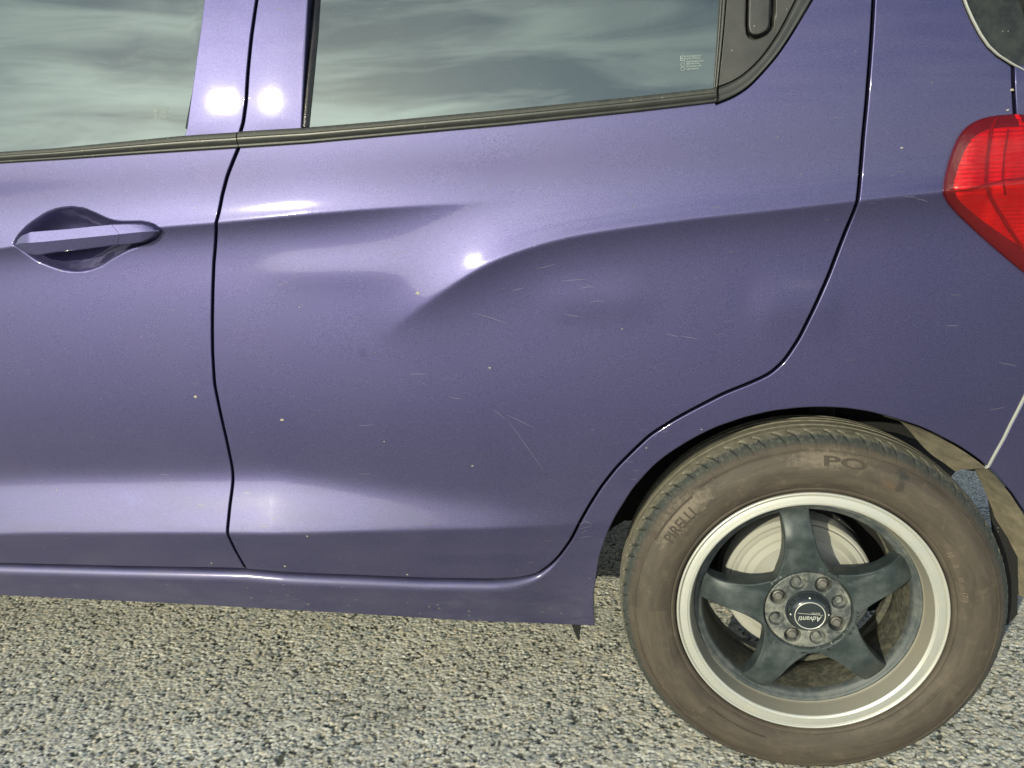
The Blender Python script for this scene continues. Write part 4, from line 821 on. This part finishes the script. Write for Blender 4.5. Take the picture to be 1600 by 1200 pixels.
# ---------------------------------------------------------------- wheel
WR, WC = .302, Vector((0, 0, .29))
def make_wheel(loc, lab):
    wh = link('wheel', None, None, car, loc); wh['label'] = lab
    # tyre
    prof = [(.196, .012), (.2045, .0100), (.2072, .0085), (.2084, .0040), (.2090, .0015), (.2105, -.0015), (.2135, -.0045), (.2150, -.0046), (.2157, -.0040), (.2166, -.0052), (.222, -.0085), (.230, -.0112), (.240, -.0128), (.250, -.0130), (.2585, -.0112),
            (.2640, -.0090), (.2690, -.0062), (.2722, -.0042), (.2728, -.0052), (.2740, -.0050), (.2746, -.0032), (.2780, -.0010), (.2815, .0022), (.2840, .0045), (.2860, .0068), (.2885, .0095), (.2912, .0125), (.2938, .0162), (.2958, .0202), (.2966, .0230),
            (.2974, .0270), (.2980, .0320), (.2983, .0342), (.2984, .0346), (.2962, .0350), (.2962, .0360), (.2984, .0364), (.2990, .0420), (.2996, .0500), (.2998, .0520), (.2925, .0530), (.2925, .0600), (.3000, .0610), (.3005, .0700), (.3008, .0780), (.2930, .0790), (.2930, .0870), (.3010, .0880),
            (.3010, .0980), (.2930, .0990), (.2930, .1070), (.3006, .1080), (.3002, .1180), (.2998, .1240), (.2925, .1250), (.2925, .1320), (.2990, .1330), (.2975, .1480), (.2940, .1600), (.2860, .1680), (.272, .1760), (.250, .1850), (.225, .1800), (.205, .1680), (.196, .1600)]
    p = np.array(prof); dd = np.r_[0, np.cumsum(np.hypot(*np.diff(p, axis=0).T))]
    p[:, 1] = np.where(p[:, 1] > .03, .03 + (p[:, 1] - .03) * .74, p[:, 1])
    n = 1440; a = np.linspace(0, 2 * np.pi, n, endpoint=False)
    rad = np.broadcast_to(p[:, 0], (n, len(p))).copy(); yy = np.broadcast_to(p[:, 1], (n, len(p))).copy()
    # shoulder sipes: curved cuts, each ends in a hook on the sidewall
    pitch = 2 * np.pi / 74
    for j in range(len(p)):
        r0, y0 = p[j]
        if .0020 < y0 < .033 and r0 > .28:
            ph = (a - (y0 - .01) * 2.2 * (1 if y0 > .012 else 0) ) / pitch; jit = .13 * np.sin(np.floor(ph) * 2.3); f = np.abs((ph - np.floor(ph)) - .5 + jit); cut = np.clip(1.4 - f / .075, 0, 1)
            dpt = .0055 if y0 > .012 else .0009
            rad[:, j] -= cut * dpt
    rad += (rng.normal(0, .00035, rad.shape) * ((p[:, 0] > .285) & (p[:, 1] < .032)))
    X = rad * np.cos(a)[:, None]; Z = rad * np.sin(a)[:, None]
    zf = -.29; under = np.clip(zf + .0015 - Z, 0, 1); Z = np.maximum(Z, zf + .0015); yy = yy - under * .3 * np.sign(.088 - yy)
    bul = np.clip((-Z - .17) / .12, 0, 1) ** 2 * np.clip((.085 - yy) / .08, 0, 1) * (rad > .215) * (rad < .285) * .0; yy = yy - bul
    ty = link('tyre', grid_mesh('tyre', np.stack([X, yy, Z], -1), closed_u=True, deg=50), M_RUB, wh)
    pr, py = p[:28, 0], p[:28, 1]
    def on_wall(me, th0, r0, flipdir=1, proud=.0007, stretch=1.0):
        for v in me.vertices:
            th = th0 - flipdir * v.co.x * stretch / r0; rr_ = r0 + flipdir * v.co.y; y = float(np.interp(rr_, pr, py)) - proud; v.co = (rr_ * math.cos(th), y, rr_ * math.sin(th))
        return me
    def bar(x0, x1, y0, y1, nn=14):
        V = []; F = []
        for i in range(nn + 1):
            x = x0 + (x1 - x0) * i / nn; V += [(x, y0, 0), (x, y1, 0)]
            if i: b0 = 2 * i; F.append((b0 - 2, b0, b0 + 1, b0 - 1))
        return raw_mesh('bar', V, F, False)
    tl = []
    # maker's name: letters under the long bar of the P
    lm = text_mesh('PIRELLI', .0235, .0006, .004)
    for v in lm.vertices: v.co.x *= .92; v.co.y -= .008
    tl.append(link('lettering', on_wall(lm, R(143.5), .2545), M_LET, ty))
    tl.append(link('lettering', on_wall(bar(-.046, .044, .0125, .0158), R(143.0), .2570), M_LET, ty))
    lm = text_mesh('PO', .0200, .0006, .004)
    for v in lm.vertices: v.co.x = v.co.x * 2.45; v.co.y -= .007
    tl.append(link('lettering', on_wall(lm, R(82.0), .2615), M_LET, ty))
    for th, tx in ((31, '10'), (25.5, 'II'), (19.5, 'III'), (12, '(7/)')):
        lm = text_mesh(tx, .011, 0)
        link('lettering', on_wall(lm, R(th), .2215, proud=.0009), plastic('raised marking', (.11, .085, .06), .7, .2), ty)
    random.seed(3)
    for k, (t0, t1, r_, st_) in enumerate(((-52, -28, .2245, 1.1), (-50, -30, .2275, 1.1), (-132, -106, .2285, 1.5))):
        V = []; F = []; th = t0
        while th < t1:
            dth = random.uniform(.15, .6) * st_; hgt = random.uniform(.0006, .0013) * (2.2 if k == 2 else 1); b0 = len(V)
            for q, rr_ in ((th, r_), (th + dth * .6, r_), (th + dth * .6, r_ + hgt), (th, r_ + hgt)): V.append((rr_ * math.cos(R(q)), float(np.interp(rr_, pr, py)) - .0006 - .002 * (k > -1), rr_ * math.sin(R(q))))
            F.append((b0, b0 + 1, b0 + 2, b0 + 3)); th += dth
        link('fine_print', raw_mesh('fine_print', V, F, False), M_LET, ty, kind='stuff')
    # rim: machined lip, dish, black barrel
    lip = [(.2000, .0120), (.2058, .0050), (.2070, .0008), (.2064, -.0018), (.2048, -.0026), (.2032, -.0018), (.2026, .0012), (.2018, .0016), (.2010, -.0006), (.2000, -.0012), (.1915, -.0006), (.1902, -.0010), (.1896, .0004), (.1888, .0006), (.1878, -.0004), (.1862, .0000), (.1852, .0020)]
    rim = link('rim', lathe('rim', lip, 360, 55), M_LIP, wh)
    link('dish', lathe('dish', [(.1852, .0020), (.1842, .0060), (.1815, .0160), (.1795, .0245), (.1785, .0290), (.1770, .0300)], 360), M_DISH, rim)
    link('inner_ring', lathe('inner_ring', [(.1775, .0292), (.1755, .0276), (.1735, .0280), (.1715, .0310), (.1690, .0330), (.1660, .0342), (.1640, .0370), (.1628, .0450)], 360, 50), M_RING, rim)
    link('barrel', lathe('barrel', [(.1628, .0450), (.1600, .0620), (.1590, .0900), (.1585, .1120), (.1640, .1180), (.1650, .1230), (.1560, .1260), (.1570, .1420), (.1700, .1500), (.1800, .1600), (.1880, .1680), (.1960, .1690)], 360, 50), M_BARREL, rim)
    # five-spoke centre
    S0 = R(98.5); th5 = 2 * math.pi / 5
    def wdt(r_): return .0208 + .0240 * math.exp(-(r_ - .0720) / .0220) + .0025 * max(0, (r_ - .150) / .02) ** 2 
    base_o = []
    for k in range(5):
        c = S0 + k * th5; rs = np.r_[np.linspace(.0745, .10, 12), np.linspace(.106, .1745, 15)]
        right = [(r_, -math.asin(min(.99, wdt(r_) / r_))) for r_ in rs]; leftp = [(r_, -d_) for r_, d_ in right]
        tip = [(.1752, d_) for d_ in np.linspace(right[-1][1] * .9, -right[-1][1] * .9, 7)]
        for r_, d_ in right + tip + leftp[::-1]:
            if abs(d_) > th5 / 2: d_ = math.copysign(th5 / 2 - .012, d_)
            base_o.append((r_ * math.cos(c + d_), r_ * math.sin(c + d_)))
    base_o = clean(np.array(base_o), 6e-4); bo_ = resamp(np.vstack([base_o, base_o[:1]]), .0018)[:-1]; kk_ = np.hanning(9)[1:-1]; kk_ /= kk_.sum()
    base_o = sum(np.roll(bo_, s_, 0) * w_ for s_, w_ in zip(range(-3, 4), kk_))
    def star_s(x, z):
        r_ = np.hypot(x, z); s = -.0090 - .035 * np.clip((r_ - .118) / .06, 0, 1) ** 2.2 - .024 * (1 - _sstep(.0655, .0690, r_)) + .0015 * np.sin(np.clip((r_ - .07) / .07, 0, 1) * np.pi)
        th = np.arctan2(z, x) - S0; th = (th + th5 / 2) % th5 - th5 / 2; lat = np.abs(r_ * np.sin(th)); return s - 14.0 * np.clip(lat - .008, 0, .012) ** 2 * (r_ > .075)
    ringp = [np.c_[r_ * np.cos(t_), r_ * np.sin(t_)] for r_ in (.0655, .0672, .0690, .0706) for t_ in [np.linspace(0, 2 * np.pi, 120, endpoint=False)]]
    star = panel('spokes', base_o, star_s, M_SPOKE, wh, gap=-.0002, r=.0028, depth=.026, step=.0045, extra=ringp, nseg=5)
    # hub disc with eight pockets
    pk = [(R(65 + 90 * k), True) for k in range(4)] + [(R(20 + 90 * k), False) for k in range(4)]
    nr, na = 60, 720; rr_ = np.linspace(.026, .0674, nr); aa = np.linspace(0, 2 * np.pi, na, endpoint=False); RR, AA = np.meshgrid(rr_, aa, indexing='ij'); XX = RR * np.cos(AA); ZZ = RR * np.sin(AA)
    yh = .0125 + .0035 * np.clip((RR - .0655) / .002, 0, 1)
    for th, nut in pk:
        d = np.hypot(XX - .0505 * math.cos(th), ZZ - .0505 * math.sin(th)); rad_ = .0136 if nut else .0128
        e_ = np.clip((rad_ - d) / .0016, 0, 1); e_ = e_ * e_ * (3 - 2 * e_); yh = yh + e_ * (.016 if nut else .0085)
        if not nut:
            d2 = np.hypot(XX - .0505 * math.cos(th) + .0015, ZZ - .0505 * math.sin(th) - .003); yh = yh - e_ * .0075 * _sstep(.0066, .0048, d2) if False else yh - e_ * .0070 * (1 - _sstep(.0046, .0066, d2))
    hub = link('hub_disc', grid_mesh('hub_disc', np.stack([XX, yh, ZZ], -1), closed_v=True), M_HUB, wh)
    def nut_me():
        bm = bmesh.new(); prf = [(.0088, .030), (.0088, .0115), (.0080, .0100), (.0062, .0092), (.0058, .0062), (.0048, .0050), (.0, .0046)]; prev_ = None
        for i, (r_, y) in enumerate(prf):
            ns_ = 18; cur = [bm.verts.new(((r_ * (1 - .07 * (k % 3 != 0) * (i < 3))) * math.cos(k * 2 * math.pi / ns_), y, (r_ * (1 - .07 * (k % 3 != 0) * (i < 3))) * math.sin(k * 2 * math.pi / ns_))) for k in range(ns_)] if r_ > 0 else [bm.verts.new((0, y, 0))]
            if prev_:
                for k in range(ns_):
                    j = (k + 1) % ns_
                    if r_ > 0: bm.faces.new((prev_[k], cur[k], cur[j], prev_[j]))
                    else: bm.faces.new((prev_[k], cur[0], prev_[j]))
            prev_ = cur
        bmesh.ops.recalc_face_normals(bm, faces=bm.faces); me = bpy.data.meshes.new('wheel_nut'); bm.to_mesh(me); bm.free(); return sharp(me, 28)
    nm = nut_me(); nm.materials.append(M_NUT)
    for th, nut in pk[:4]:
        o = bpy.data.objects.new('wheel_nut', nm); COL.objects.link(o); o.parent = wh; o.location = (.0505 * math.cos(th), .0085, .0505 * math.sin(th)); o.rotation_euler = (0, th, 0)
    cap = link('centre_cap', lathe('centre_cap', [(.0352, .016), (.0352, .0105), (.0345, .0092), (.0335, .0090), (.0325, .0098), (.0318, .0080), (.0300, .0020), (.0275, -.0025), (.0250, -.0042), (.0238, -.0046), (.0228, -.0040), (.0222, -.0042), (.0, -.0046)], 96, 40), M_CAP, wh)
    link('cap_ring', lathe('cap_ring', [(.0238, -.0045), (.0233, -.0052), (.0227, -.0052), (.0222, -.0043)], 96), M_CAPTX, wh)
    def flat_text(body, size, cx, cz, rot, y, bold, shear=.25):
        me = text_mesh(body, size, bold); c_, s_ = math.cos(rot), math.sin(rot)
        for v in me.vertices:
            x, z = v.co.x * .88 + shear * v.co.y, v.co.y; v.co = (cx + x * c_ - z * s_, y, cz + x * s_ + z * c_)
        return link('cap_lettering', me, M_CAPTX, wh)
    ra = R(183)
    flat_text('Advanti', .0126, -.000, .0015 - .002, ra, -.0054, .0001)
    flat_text('RACING', .0042, .008, .0065, ra, -.0054, .0)
    me = raw_mesh('cap_line', [(-.019, -.0054, .0040), (.019, -.0054, .0022), (.019, -.0054, .0029), (-.019, -.0054, .0047)], [(0, 1, 2, 3)], False); link('cap_lettering', me, M_CAPTX, wh)
    for k in range(4):
        th = R(92 + 90 * k); me = lathe('cap_dot', [(.0, -.0016), (.0014, -.0012), (.0018, .0)], 12); link('cap_dot', me, M_CAPTX, wh, (.0285 * math.cos(th), -.0004, .0285 * math.sin(th)))
    return wh
rw = make_wheel((0, 0, .29), 'rear wheel with dusty brown tyre and silver lip')
fw = rw.copy(); COL.objects.link(fw); fw.location = (-2.385, 0, .29); fw['label'] = 'front wheel'
for ch in list(rw.children):
    c = ch.copy(); COL.objects.link(c); c.parent = fw
fw2 = rw.children
# brake drum and its neighbours sit on the car, behind the wheel
drum = link('brake_drum', lathe('brake_drum', [(.0, .070), (.055, .070), (.060, .078), (.078, .080), (.082, .0795), (.092, .084), (.096, .0835), (.1045, .090), (.108, .0885), (.1135, .0890), (.1145, .094), (.1185, .094), (.1215, .097), (.1225, .103), (.1225, .135), (.119, .140), (.0, .140)], 200, 30), M_DRUM, car, (0, 0, .29))
link('backing_plate', lathe('backing_plate', [(.0, .141), (.127, .141), (.128, .150), (.10, .160), (.0, .165)], 96, 40), M_UNDER, car, (0, 0, .29))
link('bump_stop', box_me('bump_stop', (-.002, .150, .4655), (.0235, .185, .520), .004), M_RUSTY, car)
tube('brake_bolt', [(.082, .125, .520), (.082, .125, .4765), (.082, .125, .4735)], [.0055, .0055, .003], M_STEEL, car, 12)
tube('brake_bolt', [(.058, .14, .520), (.058, .14, .496), (.058, .14, .494)], [.004, .004, .002], M_STEEL, car, 10)
